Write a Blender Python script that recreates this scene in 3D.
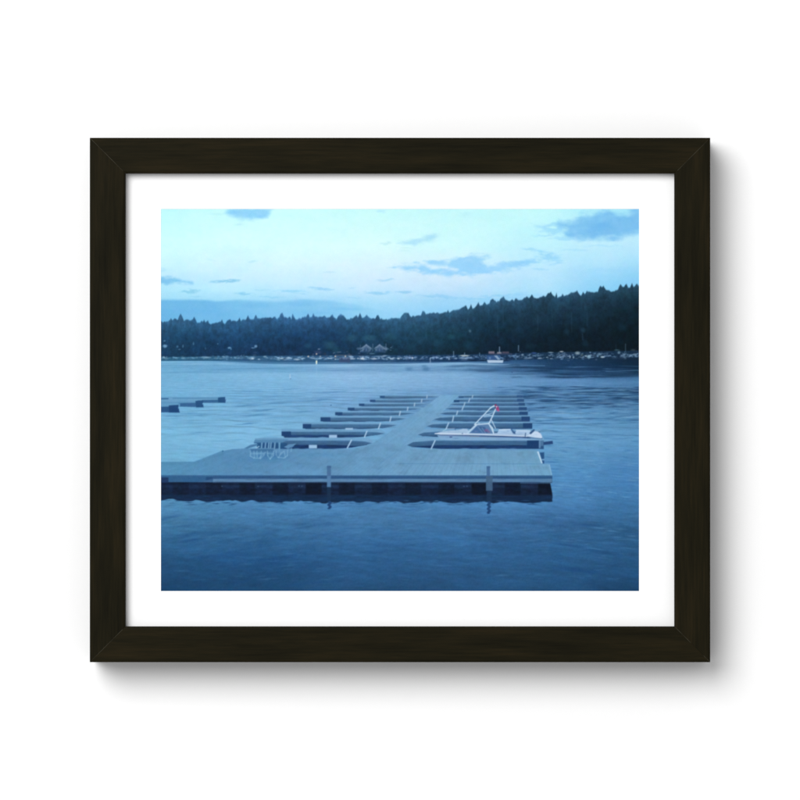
import bpy, math
import numpy as np

for o in list(bpy.data.objects):
    bpy.data.objects.remove(o, do_unlink=True)
scn = bpy.context.scene
col = scn.collection

# ------------------------------------------------------------------ scale
# The printed area is 10 in wide and spans 478 photo pixels; the wall is the
# plane y = 0, the picture's centre hangs at z = 1.5 m, the viewer is at -y.
PX = 0.254 / 478.0
CZ = 1.5
CAM_D = 2.2
Y_PRINT = -0.0212          # front of the printed sheet
Y_MAT = -0.02135            # front of the mat board
Y_FACE = -0.0270           # front of the frame moulding


def at_depth(px, y):
    """photo pixels from the centre -> metres on the plane at depth y"""
    return px * PX * (CAM_D + y) / (CAM_D + Y_PRINT)


# ------------------------------------------------------------------ camera
cam = bpy.data.cameras.new('camera')
cam.sensor_width = 36.0
cam.lens = 36.0 * (CAM_D + Y_PRINT) / (800 * PX)
cam.clip_start = 0.05
cam.clip_end = 50.0
cam_o = bpy.data.objects.new('camera', cam)
cam_o.location = (0.0, -CAM_D, CZ)
cam_o.rotation_euler = (math.radians(90), 0, 0)
col.objects.link(cam_o)
scn.camera = cam_o

# ------------------------------------------------------------------ light
world = bpy.data.worlds.new('World')
scn.world = world
world.use_nodes = True
bg = world.node_tree.nodes['Background']
bg.inputs['Color'].default_value = (1.0, 1.0, 1.0, 1)
bg.inputs['Strength'].default_value = 0.53


def soft_light(name, loc, dia, power):
    l = bpy.data.lights.new(name, 'AREA')
    l.shape = 'DISK'
    l.size = dia
    l.energy = power
    l.color = (1.0, 1.0, 1.0)
    o = bpy.data.objects.new(name, l)
    o.location = loc
    d = np.array([0, 0, CZ]) - np.array(loc)
    yaw = math.atan2(d[1], d[0]) - math.pi / 2
    pitch = math.atan2(d[2], math.hypot(d[0], d[1]))
    o.rotation_euler = (math.pi / 2 + pitch, 0, yaw)
    col.objects.link(o)
    return o


soft_light('softbox_lamp', (-1.38, -3.0, CZ + 1.38), 2.5, 124.0)

vs = scn.view_settings
scn.display_settings.display_device = 'sRGB'
vs.view_transform = 'Standard'
vs.look = 'None'
vs.exposure = 0.0
vs.gamma = 1.0
vs.use_curve_mapping = False
LIGHT = 1.24               # radiance of a white surface on the print under these lamps


# ------------------------------------------------------------------ helpers
def tag(o, label=None, cat=None, kind=None):
    if label: o['label'] = label
    if cat: o['category'] = cat
    if kind: o['kind'] = kind
    return o


def mesh_obj(name, verts, faces, mat, parent=None, smooth=False):
    me = bpy.data.meshes.new(name)
    me.from_pydata([tuple(map(float, v)) for v in verts], [], faces)
    me.update()
    if smooth:
        me.polygons.foreach_set('use_smooth', [True] * len(me.polygons))
    me.materials.append(mat)
    o = bpy.data.objects.new(name, me)
    col.objects.link(o)
    if parent: o.parent = parent
    return o


def new_mat(name):
    m = bpy.data.materials.new(name)
    m.use_nodes = True
    nt = m.node_tree
    b = nt.nodes['Principled BSDF']
    return m, nt, b


def paint_mat(name, rgb, scale, bump, rough=0.75, spec=0.2, dist=0.0003):
    m, nt, b = new_mat(name)
    tc = nt.nodes.new('ShaderNodeTexCoord')
    n = nt.nodes.new('ShaderNodeTexNoise')
    n.inputs['Scale'].default_value = scale
    n.inputs['Detail'].default_value = 6
    nt.links.new(tc.outputs['Object'], n.inputs['Vector'])
    r = nt.nodes.new('ShaderNodeValToRGB')
    r.color_ramp.elements[0].color = [c * 0.985 for c in rgb] + [1]
    r.color_ramp.elements[1].color = list(rgb) + [1]
    nt.links.new(n.outputs['Fac'], r.inputs['Fac'])
    nt.links.new(r.outputs['Color'], b.inputs['Base Color'])
    bp = nt.nodes.new('ShaderNodeBump')
    bp.inputs['Strength'].default_value = bump
    bp.inputs['Distance'].default_value = dist
    nt.links.new(n.outputs['Fac'], bp.inputs['Height'])
    nt.links.new(bp.outputs['Normal'], b.inputs['Normal'])
    b.inputs['Roughness'].default_value = rough
    b.inputs['Specular IOR Level'].default_value = spec
    return m


M_WALL = paint_mat('white_wall_paint', (0.88, 0.88, 0.88), 260, 0.08)
M_MAT = paint_mat('white_mat_board', (0.88, 0.88, 0.88), 900, 0.06)
M_PAPER = paint_mat('photo_paper', (0.85, 0.85, 0.85), 700, 0.05)
M_BACK = paint_mat('brown_backing', (0.25, 0.17, 0.10), 90, 0.3)


def wood_mat():
    m, nt, b = new_mat('dark_stained_wood')
    L = nt.links.new
    tc = nt.nodes.new('ShaderNodeTexCoord')
    info = nt.nodes.new('ShaderNodeObjectInfo')
    off = nt.nodes.new('ShaderNodeVectorMath'); off.operation = 'ADD'
    mul = nt.nodes.new('ShaderNodeVectorMath'); mul.operation = 'SCALE'
    mul.inputs['Scale'].default_value = 7.0
    comb = nt.nodes.new('ShaderNodeCombineXYZ')
    L(info.outputs['Random'], comb.inputs['X']); L(info.outputs['Random'], comb.inputs['Y'])
    L(comb.outputs['Vector'], mul.inputs[0])
    L(tc.outputs['Object'], off.inputs[0]); L(mul.outputs['Vector'], off.inputs[1])
    # fine grain, drawn out along the rail
    mp = nt.nodes.new('ShaderNodeMapping')
    mp.inputs['Scale'].default_value = (45, 900, 900)
    L(off.outputs['Vector'], mp.inputs['Vector'])
    g = nt.nodes.new('ShaderNodeTexNoise')
    g.inputs['Scale'].default_value = 1.0; g.inputs['Detail'].default_value = 5
    g.inputs['Roughness'].default_value = 0.65
    L(mp.outputs['Vector'], g.inputs['Vector'])
    # broad stain clouds
    mp2 = nt.nodes.new('ShaderNodeMapping')
    mp2.inputs['Scale'].default_value = (16, 110, 110)
    L(off.outputs['Vector'], mp2.inputs['Vector'])
    s = nt.nodes.new('ShaderNodeTexNoise')
    s.inputs['Scale'].default_value = 1.0; s.inputs['Detail'].default_value = 4
    L(mp2.outputs['Vector'], s.inputs['Vector'])
    mx = nt.nodes.new('ShaderNodeMath'); mx.operation = 'MULTIPLY_ADD'
    mx.inputs[1].default_value = 0.45
    L(g.outputs['Fac'], mx.inputs[0])
    sc = nt.nodes.new('ShaderNodeMath'); sc.operation = 'MULTIPLY'
    sc.inputs[1].default_value = 0.55
    L(s.outputs['Fac'], sc.inputs[0]); L(sc.outputs[0], mx.inputs[2])
    r = nt.nodes.new('ShaderNodeValToRGB')
    e = r.color_ramp.elements
    e[0].position = 0.30; e[0].color = (0.0044, 0.0042, 0.0022, 1)
    e[1].position = 0.72; e[1].color = (0.0185, 0.0135, 0.0056, 1)
    mid = e.new(0.5); mid.color = (0.0098, 0.0083, 0.0037, 1)
    L(mx.outputs[0], r.inputs['Fac'])
    L(r.outputs['Color'], b.inputs['Base Color'])
    rr = nt.nodes.new('ShaderNodeMapRange')
    rr.inputs['To Min'].default_value = 0.62; rr.inputs['To Max'].default_value = 0.42
    L(g.outputs['Fac'], rr.inputs['Value']); L(rr.outputs['Result'], b.inputs['Roughness'])
    b.inputs['Specular IOR Level'].default_value = 0.03
    bp = nt.nodes.new('ShaderNodeBump')
    bp.inputs['Strength'].default_value = 0.25; bp.inputs['Distance'].default_value = 0.0002
    L(g.outputs['Fac'], bp.inputs['Height']); L(bp.outputs['Normal'], b.inputs['Normal'])
    return m


M_WOOD = wood_mat()
M_SEAM = paint_mat('mitre_filler', (0.040, 0.036, 0.022), 1500, 0.2, 0.6, 0.2)
M_EDGE = M_WOOD

# ------------------------------------------------------------------ wall
W = 4.0
wall = mesh_obj('wall', [(-W, 0, CZ - W), (W, 0, CZ - W), (W, 0, CZ + W), (-W, 0, CZ + W),
                         (-W, 0.12, CZ - W), (W, 0.12, CZ - W), (W, 0.12, CZ + W), (-W, 0.12, CZ + W)],
                [(0, 1, 2, 3), (5, 4, 7, 6), (4, 0, 3, 7), (1, 5, 6, 2), (3, 2, 6, 7), (4, 5, 1, 0)], M_WALL)
tag(wall, 'plain white painted wall behind the framed picture', 'wall', 'structure')

# ------------------------------------------------------------------ framed picture
root = bpy.data.objects.new('framed_picture', None)
root.empty_display_size = 0.05
root.location = (0, 0, CZ)
col.objects.link(root)
tag(root, 'dark brown wooden frame with white mat around a blue lake dock photograph, on white wall', 'picture frame')

OW, OH = at_depth(310.3, Y_FACE), at_depth(262.3, Y_FACE)       # outer half sizes
RW = at_depth(35.5, Y_FACE)                                      # face width of the moulding
# moulding section: u from the outer edge inwards, h out from the wall
SEC = [(0.0, 0.0), (0.0, 0.0263), (0.0002, 0.0267), (0.0006, 0.02695), (0.0014, 0.0270),
       (RW * 0.55, 0.0270), (RW - 0.0012, 0.02685), (RW - 0.0004, 0.0266), (RW, 0.0261),
       (RW, 0.0216), (RW - 0.005, 0.0216), (RW - 0.005, 0.0)]


def rail(length_half, dist, ang, label):
    """a mitred length of moulding: local x along the rail, local -z ... inwards"""
    vs_, fs = [], []
    n = len(SEC)
    gap = 0.00004
    for sgn in (-1, 1):
        for (u, h) in SEC:
            vs_.append((sgn * (length_half - u - gap), -h, -u))
    for i in range(n):
        j = (i + 1) % n
        fs.append((i, j, n + j, n + i))
    fs.append(tuple(range(n - 1, -1, -1)))
    fs.append(tuple(range(n, 2 * n)))
    o = mesh_obj('frame_rail', vs_, fs, M_WOOD, root)
    o.rotation_euler = (0, ang, 0)
    d = dist
    o.location = (d * math.sin(ang), 0, d * math.cos(ang))
    o['label'] = label
    # consistent normals
    import bmesh
    bm = bmesh.new(); bm.from_mesh(o.data)
    bmesh.ops.recalc_face_normals(bm, faces=bm.faces)
    bm.to_mesh(o.data); bm.free()
    return o


rails = [rail(OW, OH, 0.0, 'top rail of the dark brown frame'),
         rail(OH, OW, math.pi / 2, 'right rail of the dark brown frame'),
         rail(OW, OH, math.pi, 'bottom rail of the dark brown frame'),
         rail(OH, OW, -math.pi / 2, 'left rail of the dark brown frame')]

# pale filler lines in the mitres, each a thin strip lying in the joint
SEAMS = [(-1, 1, 0.03, 1.0), (1, 1, 0.02, 1.0), (-1, -1, 0.02, 1.0), (1, -1, 0.55, 1.0), (1, -1, 0.02, 0.2)]
for (sx, sz, t0, t1) in SEAMS:
    a = np.array([sx * (OW - RW * t0), sz * (OH - RW * t0)])
    b_ = np.array([sx * (OW - RW * t1), sz * (OH - RW * t1)])
    d = (b_ - a) / np.linalg.norm(b_ - a)
    nrm = np.array([-d[1], d[0]])
    wv, vv, ff = 0.00016, [], []
    N = 12
    for k in range(N + 1):
        t = k / N
        p = a + (b_ - a) * t
        u = RW * (t0 + (t1 - t0) * t)
        h = np.interp(u, [q[0] for q in SEC[:9]], [q[1] for q in SEC[:9]])
        w2 = wv * (0.75 + 0.35 * math.sin(7.3 * k + sx + 2 * sz))
        for s_, lift in ((-1, -0.0002), (-1, 0.00004), (1, 0.00004), (1, -0.0002)):
            q = p + nrm * s_ * w2 * 0.5
            vv.append((q[0], -(h + lift), q[1]))
    for k in range(N):
        for c in range(4):
            c2 = (c + 1) % 4
            ff.append((4 * k + c, 4 * k + c2, 4 * k + 4 + c2, 4 * k + 4 + c))
    ff += [(0, 1, 2, 3), (4 * N + 3, 4 * N + 2, 4 * N + 1, 4 * N)]
    mesh_obj('mitre_seam', vv, ff, M_SEAM, root)

# mat board: a real board with a bevelled window
MW, MH = OW - RW + 0.004, OH - RW + 0.004
PWX, PWZ = 239.0 * PX, 191.0 * PX                # half size of the window at the print
BV = 0.00006


def rect(w, h, y):
    return [(-w, y, -h), (w, y, -h), (w, y, h), (-w, y, h)]


mv = rect(MW, MH, Y_MAT) + rect(PWX + BV, PWZ + BV, Y_MAT) + rect(PWX, PWZ, Y_PRINT - 0.00005) + rect(MW, MH, Y_PRINT - 0.00005)
mf = []
for k in range(4):
    j = (k + 1) % 4
    mf += [(k, j, 4 + j, 4 + k), (4 + k, 4 + j, 8 + j, 8 + k), (8 + k, 8 + j, 12 + j, 12 + k), (12 + k, 12 + j, j, k)]
mat_o = mesh_obj('mat', mv, mf, M_MAT, root)
mat_o['label'] = 'white mat board with a rectangular window around the photograph'

back = mesh_obj('backing_board', rect(MW, MH, -0.0185) + rect(MW, MH, -0.0155),
                [(0, 1, 2, 3), (7, 6, 5, 4), (1, 0, 4, 5), (2, 1, 5, 6), (3, 2, 6, 7), (0, 3, 7, 4)], M_BACK, root)

# ------------------------------------------------------------------ the printed photograph
# A flat print: its inks are worked out below on a fine grid in photo pixels
# (x 161..639, y 209..591) and carried by the sheet as a colour attribute.
X0, X1, Y0, Y1, K = 161.0, 639.0, 209.0, 591.0, 2
NX, NY = int((X1 - X0) * K) + 1, int((Y1 - Y0) * K) + 1
gx = X0 + np.arange(NX) / K
gy = Y0 + np.arange(NY) / K
GX, GY = np.meshgrid(gx, gy)
IMG = np.zeros((NY, NX, 3))
LAB = np.zeros((NY, NX), dtype=np.int32)
NAMES = ['printed_sky']
INFO = {'printed_sky': 'pale turquoise evening sky with blue clouds in the photograph'}
rng = np.random.default_rng(11)


def region(name, label=None, many=False):
    NAMES.append(name)
    INFO[len(NAMES) - 1] = label
    return len(NAMES) - 1


def sstep(a, b, x):
    t = np.clip((x - a) / (b - a), 0, 1)
    return t * t * (3 - 2 * t)


def vnoise(x, y, seed):
    def h(ix, iy):
        n = (ix.astype(np.int64) * 374761393 + iy.astype(np.int64) * 668265263 + seed * 982451653) & 0x7fffffff
        n = ((n ^ (n >> 13)) * 1274126177) & 0x7fffffff
        return ((n ^ (n >> 16)) & 0xffff) / 65535.0
    ix, iy = np.floor(x), np.floor(y)
    fx, fy = x - ix, y - iy
    fx = fx * fx * (3 - 2 * fx); fy = fy * fy * (3 - 2 * fy)
    a, b = h(ix, iy), h(ix + 1, iy)
    c, d = h(ix, iy + 1), h(ix + 1, iy + 1)
    return (a + (b - a) * fx) + ((c + (d - c) * fx) - (a + (b - a) * fx)) * fy


def fbm(x, y, seed, oct=4):
    s, a, t = 0, 1.0, 0
    for k in range(oct):
        s = s + a * vnoise(x * 2 ** k + 17.3 * k, y * 2 ** k - 9.1 * k, seed + k)
        t += a; a *= 0.5
    return s / t - 0.5


def win(xa, xb, ya, yb):
    i0 = max(0, int((xa - X0) * K)); i1 = min(NX, int((xb - X0) * K) + 2)
    j0 = max(0, int((ya - Y0) * K)); j1 = min(NY, int((yb - Y0) * K) + 2)
    return slice(j0, j1), slice(i0, i1)


def put(sl, a, c, lab=None):
    c = np.asarray(c, float)
    IMG[sl] = IMG[sl] * (1 - a[..., None]) + c * a[..., None]
    if lab is not None:
        LAB[sl] = np.where(a > 0.5, lab, LAB[sl])


def poly(pts, c, alpha=1.0, soft=0.9, lab=None, warp=None):
    p = np.array(pts, float)
    m = soft + 1 + (warp[0] if warp else 0)
    sl = win(p[:, 0].min() - m, p[:, 0].max() + m, p[:, 1].min() - m, p[:, 1].max() + m)
    x, y = GX[sl], GY[sl]
    if x.size == 0: return
    if warp:
        am, sx, sy, sd = warp
        wx = fbm(x / sx, y / sy, sd) * 2 * am
        wy = fbm(x / sx + 50, y / sy + 20, sd + 9) * 2 * am * sy / sx
        x = x + wx; y = y + wy
    d2 = np.full(x.shape, 1e9); inside = np.zeros(x.shape, bool)
    n = len(p)
    for i in range(n):
        x1, y1 = p[i]; x2, y2 = p[(i + 1) % n]
        ex, ey = x2 - x1, y2 - y1
        t = np.clip(((x - x1) * ex + (y - y1) * ey) / (ex * ex + ey * ey + 1e-12), 0, 1)
        d2 = np.minimum(d2, (x - x1 - t * ex) ** 2 + (y - y1 - t * ey) ** 2)
        if y1 != y2:
            cnd = ((y1 > y) != (y2 > y)) & (x < (x2 - x1) * (y - y1) / (y2 - y1) + x1)
            inside ^= cnd
    sd_ = np.where(inside, np.sqrt(d2), -np.sqrt(d2))
    a = sstep(-soft / 2, soft / 2, sd_) * alpha
    if callable(c): c = c(GX[sl], GY[sl])
    put(sl, a, c, lab)


def box(xa, xb, ya, yb, c, alpha=1.0, soft=0.9, lab=None):
    sl = win(xa - 1 - soft, xb + 1 + soft, ya - 1 - soft, yb + 1 + soft)
    x, y = GX[sl], GY[sl]
    if x.size == 0: return
    h = soft / 2
    a = sstep(xa - h, xa + h, x) * (1 - sstep(xb - h, xb + h, x)) * sstep(ya - h, ya + h, y) * (1 - sstep(yb - h, yb + h, y))
    if callable(c): c = c(x, y)
    put(sl, a * alpha, c, lab)


def blob(cx, cy, rx, ry, c, alpha=1.0, hard=0.3, rot=0.0, lab=None, warp=None):
    m = max(rx, ry) + 2
    sl = win(cx - m, cx + m, cy - (ry + abs(rot) * rx + 2), cy + (ry + abs(rot) * rx + 2))
    x, y = GX[sl] - cx, GY[sl] - cy
    if x.size == 0: return
    y = y - rot * x
    if warp:
        am, sx, sy, sd = warp
        y = y + fbm(GX[sl] / sx, GY[sl] / sy, sd) * am
    r = np.sqrt((x / rx) ** 2 + (y / ry) ** 2)
    a = (1 - sstep(hard, 1.0, r)) * alpha
    put(sl, a, c, lab)


def line(x1, y1, x2, y2, w, c, alpha=1.0, soft=0.8, lab=None):
    m = w + 1.5
    sl = win(min(x1, x2) - m, max(x1, x2) + m, min(y1, y2) - m, max(y1, y2) + m)
    x, y = GX[sl], GY[sl]
    if x.size == 0: return
    ex, ey = x2 - x1, y2 - y1
    t = np.clip(((x - x1) * ex + (y - y1) * ey) / (ex * ex + ey * ey + 1e-9), 0, 1)
    d = np.sqrt((x - x1 - t * ex) ** 2 + (y - y1 - t * ey) ** 2)
    put(sl, (1 - sstep(w / 2 - soft / 2, w / 2 + soft / 2, d)) * alpha, c, lab)


def wisp(cx, cy, rx, ry, c, alpha=.7, rot=0.0, seed=1):
    sl = win(cx - rx * 1.2, cx + rx * 1.2, cy - ry * 2.4 - abs(rot) * rx, cy + ry * 2.4 + abs(rot) * rx)
    x, y = GX[sl] - cx, GY[sl] - cy
    if x.size == 0: return
    y = y - rot * x + fbm(GX[sl] / 7, GY[sl] / 3, seed, 3) * ry * 1.8
    r = np.sqrt((x / rx) ** 2 + (y / ry) ** 2) + fbm(GX[sl] / 4.5, GY[sl] / 1.6, seed + 7, 3) * .9
    put(sl, np.clip((1 - sstep(.15, 1.05, r)) * alpha, 0, 1), c)


def field(cols, x, y):
    """colour field from columns {x: [(y, rgb), ...]}"""
    xs = sorted(cols)
    tabs = []
    for k in xs:
        rows = cols[k]
        ry = [r[0] for r in rows]
        tabs.append(np.stack([np.interp(gy, ry, [r[1][c] for r in rows]) for c in range(3)], -1))
    tabs = np.array(tabs)                                   # (columns, NY, 3)
    f = np.interp(gx, xs, np.arange(len(xs)))
    i = np.minimum(f.astype(int), len(xs) - 2)
    t = (f - i)
    t = (t * t * (3 - 2 * t))[None, :, None]
    a = np.moveaxis(tabs[i], 0, 1); b = np.moveaxis(tabs[i + 1], 0, 1)
    return a * (1 - t) + b * t


def cloud(pts, c, alpha=.9, soft=6.0, rag=5.0, sx=11.0, sy=4.5, seed=1):
    p = np.array(pts, float)
    m = soft + rag
    sl = win(p[:, 0].min() - m, p[:, 0].max() + m, p[:, 1].min() - m, p[:, 1].max() + m)
    x, y = GX[sl], GY[sl]
    d2 = np.full(x.shape, 1e9); ins = np.zeros(x.shape, bool)
    for i in range(len(p)):
        (x1, y1), (x2, y2) = p[i], p[(i + 1) % len(p)]
        ex, ey = x2 - x1, y2 - y1
        t = np.clip(((x - x1) * ex + (y - y1) * ey) / (ex * ex + ey * ey + 1e-12), 0, 1)
        d2 = np.minimum(d2, (x - x1 - t * ex) ** 2 + (y - y1 - t * ey) ** 2)
        if y1 != y2:
            ins ^= ((y1 > y) != (y2 > y)) & (x < (x2 - x1) * (y - y1) / (y2 - y1) + x1)
    sd = np.where(ins, np.sqrt(d2), -np.sqrt(d2)) + fbm(x / sx, y / sy, seed, 4) * rag
    a = sstep(-soft * .42, soft * .58, sd) * alpha * (1 + fbm(x / 9, y / 4, seed + 5, 3) * .3)
    put(sl, np.clip(a, 0, 1), c)


# ---- sky
IMG[:] = field({
    161: [(209, (190, 247, 250)), (240, (202, 251, 253)), (262, (201, 244, 253)), (276, (186, 231, 251)), (290, (172, 227, 249)), (299, (160, 219, 245)), (322, (122, 190, 236))],
    230: [(209, (199, 250, 250)), (240, (210, 252, 252)), (262, (207, 243, 252)), (278, (196, 235, 252)), (290, (183, 232, 251)), (300, (163, 220, 246)), (322, (124, 191, 236))],
    300: [(209, (202, 251, 251)), (245, (214, 252, 252)), (268, (210, 242, 252)), (283, (196, 234, 252)), (294, (177, 225, 250)), (303, (155, 211, 245)), (322, (134, 198, 240))],
    370: [(209, (200, 250, 250)), (245, (214, 251, 251)), (266, (214, 241, 252)), (283, (204, 233, 252)), (294, (186, 227, 251)), (304, (163, 217, 247)), (322, (140, 204, 243))],
    450: [(209, (197, 247, 250)), (245, (206, 249, 252)), (268, (211, 238, 252)), (280, (202, 230, 250)), (290, (188, 224, 250)), (300, (160, 213, 246)), (316, (142, 206, 245))],
    540: [(209, (195, 248, 251)), (235, (192, 244, 252)), (260, (190, 236, 253)), (275, (186, 229, 252)), (290, (172, 223, 250)), (305, (160, 216, 248))],
    600: [(209, (178, 240, 252)), (242, (191, 236, 252)), (262, (178, 228, 252)), (278, (156, 216, 250)), (292, (140, 208, 246)), (300, (140, 208, 246))],
    639: [(209, (165, 230, 250)), (240, (190, 236, 253)), (258, (172, 226, 252)), (275, (145, 210, 246)), (290, (130, 202, 243)), (300, (130, 202, 243))],
}, GX, GY)

# cloud bank low on the left
bank_top = np.interp(GX, [161, 190, 215, 240, 275, 300, 330, 355, 385], [299, 298.6, 300, 299.5, 301, 299, 300, 304, 311]) \
    + fbm(GX / 22, GY / 6, 3) * 2.2
bank_str = np.interp(GX, [161, 215, 240, 275, 310, 350, 390], [0.95, 0.9, 0.7, 0.55, 0.72, 0.5, 0.0])
a = sstep(-1.2, 2.6, GY - bank_top) * bank_str
put((slice(None), slice(None)), a, np.stack([np.interp(GX, [161, 240, 360], [106, 112, 128]), np.interp(GX, [161, 240, 360], [179, 184, 196]), np.interp(GX, [161, 360], [226, 236])], -1))
for (cx, cy, rx, ry, al) in [(250, 305, 30, 4, .35), (205, 312, 45, 5, .3), (300, 304, 26, 3, .3), (345, 309, 30, 3, .35), (320, 313, 40, 4, .25)]:
    blob(cx, cy, rx, ry, (104, 178, 230), al, 0.0, 0, None, (3, 20, 5, 31))

# drifting clouds
cloud([(224, 213.5), (233, 208), (274, 208), (271, 212), (267, 217.5), (260, 219.5), (251, 220), (239, 218.8), (230, 216.3)], (138, 205, 246), 0.91, 8.1, 6.4, seed=118)
blob(216, 214, 12, 2.0, (176, 232, 244), .5, 0, .05)
blob(239, 224.5, 6, 1.8, (180, 232, 242), .55, 0, .0)
cloud([(158, 276.5), (170, 277), (180, 279.3), (192, 282), (193, 283.3), (178, 282.2), (172, 283), (158, 285)], (122, 193, 234), 0.91, 5.4, 5.8, 8.0, 3.0, seed=104)
for (cx, cy, rx, ry, cl, al, rot) in [
    (226, 280.8, 17, 2.0, (135, 200, 232), .85, -.035), (215, 282, 9, 1.2, (140, 203, 235), .5, 0),
    (190, 291, 15, 2.3, (138, 204, 234), .8, 0), (243, 294.2, 12, 1.7, (140, 204, 238), .75, .05),
    (195, 297.0, 9, 1.1, (146, 208, 238), .5, 0), (292, 291.3, 20, 1.6, (150, 212, 244), .7, .02),
    (262, 290, 10, 1.0, (160, 216, 244), .5, 0), (270, 297, 16, 1.1, (140, 205, 240), .5, 0), (303, 293.7, 10, 1.2, (150, 210, 242), .55, 0),
    (322, 288.7, 14, 1.7, (150, 208, 244), .75, .05), (378, 292.8, 13, 2.3, (146, 206, 242), .75, .02),
    (354, 297.6, 10, 1.1, (150, 208, 243), .5, 0), (387, 279.8, 12, 1.3, (166, 214, 244), .75, -.05),
    (330, 272.5, 8, 1.0, (184, 226, 244), .5, 0), (386, 243.4, 7, 1.8, (184, 230, 240), .65, -.12),
    (392, 267, 6, 1.0, (180, 222, 244), .5, 0), (352, 288, 6, .8, (170, 216, 245), .5, 0),
    (253, 261.5, 6, 1.3, (178, 226, 240), .55, -.2), (211, 260, 6, 1.2, (184, 232, 244), .4, .2), (162, 270, 5, 2.2, (168, 222, 242), .55, -.2),
    (382, 210.5, 6, 2.0, (176, 230, 250), .7, 0), (402, 292, 12, 1.6, (142, 202, 238), .7, 0), (405, 248, 10, 1.3, (190, 232, 240), .4, .1),
    (428, 296, 14, 1.5, (146, 204, 240), .65, .02), (442, 296.5, 12, 2.2, (142, 203, 241), .6, .03),
    (470, 298.5, 22, 1.9, (142, 204, 242), .65, -.01), (500, 295.5, 22, 1.6, (140, 203, 243), .6, -.04),
    (525, 296, 26, 3.0, (150, 210, 246), .5, -.03), (495, 301, 40, 3.0, (140, 204, 244), .5, -.02),
    (466, 214, 9, 4, (186, 238, 248), .5, 0), (404, 251, 8, 1.2, (196, 238, 246), .4, 0)]:
    wisp(cx, cy, rx * 1.1, ry * 1.15, cl, min(1, al * 1.1), rot, int(cx))
wv = (1.6, 12, 5, 57)
cloud([(395, 243.5), (410, 239.5), (425, 237), (434, 234.5), (440, 235.5), (434, 239), (424, 242.5), (414, 245.5), (404, 245)], (168, 222, 246), 0.82, 7.0, 7.5, 8.0, 3.0, seed=120)
cloud([(424, 261), (445, 259.5), (461, 256.5), (479, 255.6), (492, 257.8), (484, 262), (488, 265.5), (500, 263), (520, 259.5), (536, 257.5), (540, 259), (528, 264), (513, 269.5), (500, 273), (485, 275), (445, 275.2), (425, 273), (410, 270.5), (394, 267), (404, 264.5), (422, 264), (438, 269.5), (456, 270.5), (447, 265.5), (430, 264)], (150, 210, 249), 0.91, 6.2, 8.6, 8.0, 3.2, seed=328)
blob(436, 263.5, 16, 4.5, (160, 214, 248), .6, .1, .05, None, wv)
blob(470, 265, 24, 6, (150, 209, 248), .5, .1, -.05, None, wv)
cloud([(553, 223), (574, 220.5), (583, 214.5), (597, 213.2), (609, 210.8), (618, 214.2), (627, 213.5), (634, 209.5), (645, 207), (645, 232), (633, 234), (622, 238), (612, 240.3), (597, 239.6), (579, 238.7), (564, 235.5), (566, 230)], (122, 191, 239), 0.93, 9.2, 8.6, 10.0, 5.0, seed=226)
blob(604, 227, 24, 9, (112, 184, 235), .5, 0, 0, None, (4, 14, 8, 3))
blob(632, 220, 12, 8, (118, 186, 238), .5, 0)
for (cx, cy, rx, ry, al, rot) in [(548, 225, 22, 2.5, .5, -.1), (556, 231, 22, 3.5, .55, .02), (545, 236, 14, 1.5, .45, 0), (566, 239, 18, 1.6, .5, .03),
                                  (548, 257, 14, 4, .7, .03), (555, 260, 10, 3.0, .5, 0), (534, 262, 13, 2.3, .65, .02), (532, 249, 14, 1.8, .5, .12),
                                  (545, 252, 12, 1.2, .45, .1), (556, 264, 10, 1.2, .5, -.12), (541, 269, 9, 1.0, .45, .05), (575, 250, 18, 1.4, .3, .03),
                                  (600, 246, 24, 1.4, .3, .0), (610, 270, 30, 3, .3, -.05)]:
    wisp(cx, cy, rx * 1.1, ry * 1.2, (150, 213, 248), min(1, al * 1.15), rot, int(cx * 3))
IMG += (fbm(GX / 26, GY / 9, 71)[..., None]) * np.array([9, 5, 2.0])
IMG += (fbm(GX / 4, GY / 3, 72)[..., None]) * np.array([4, 3, 2.0])

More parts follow.
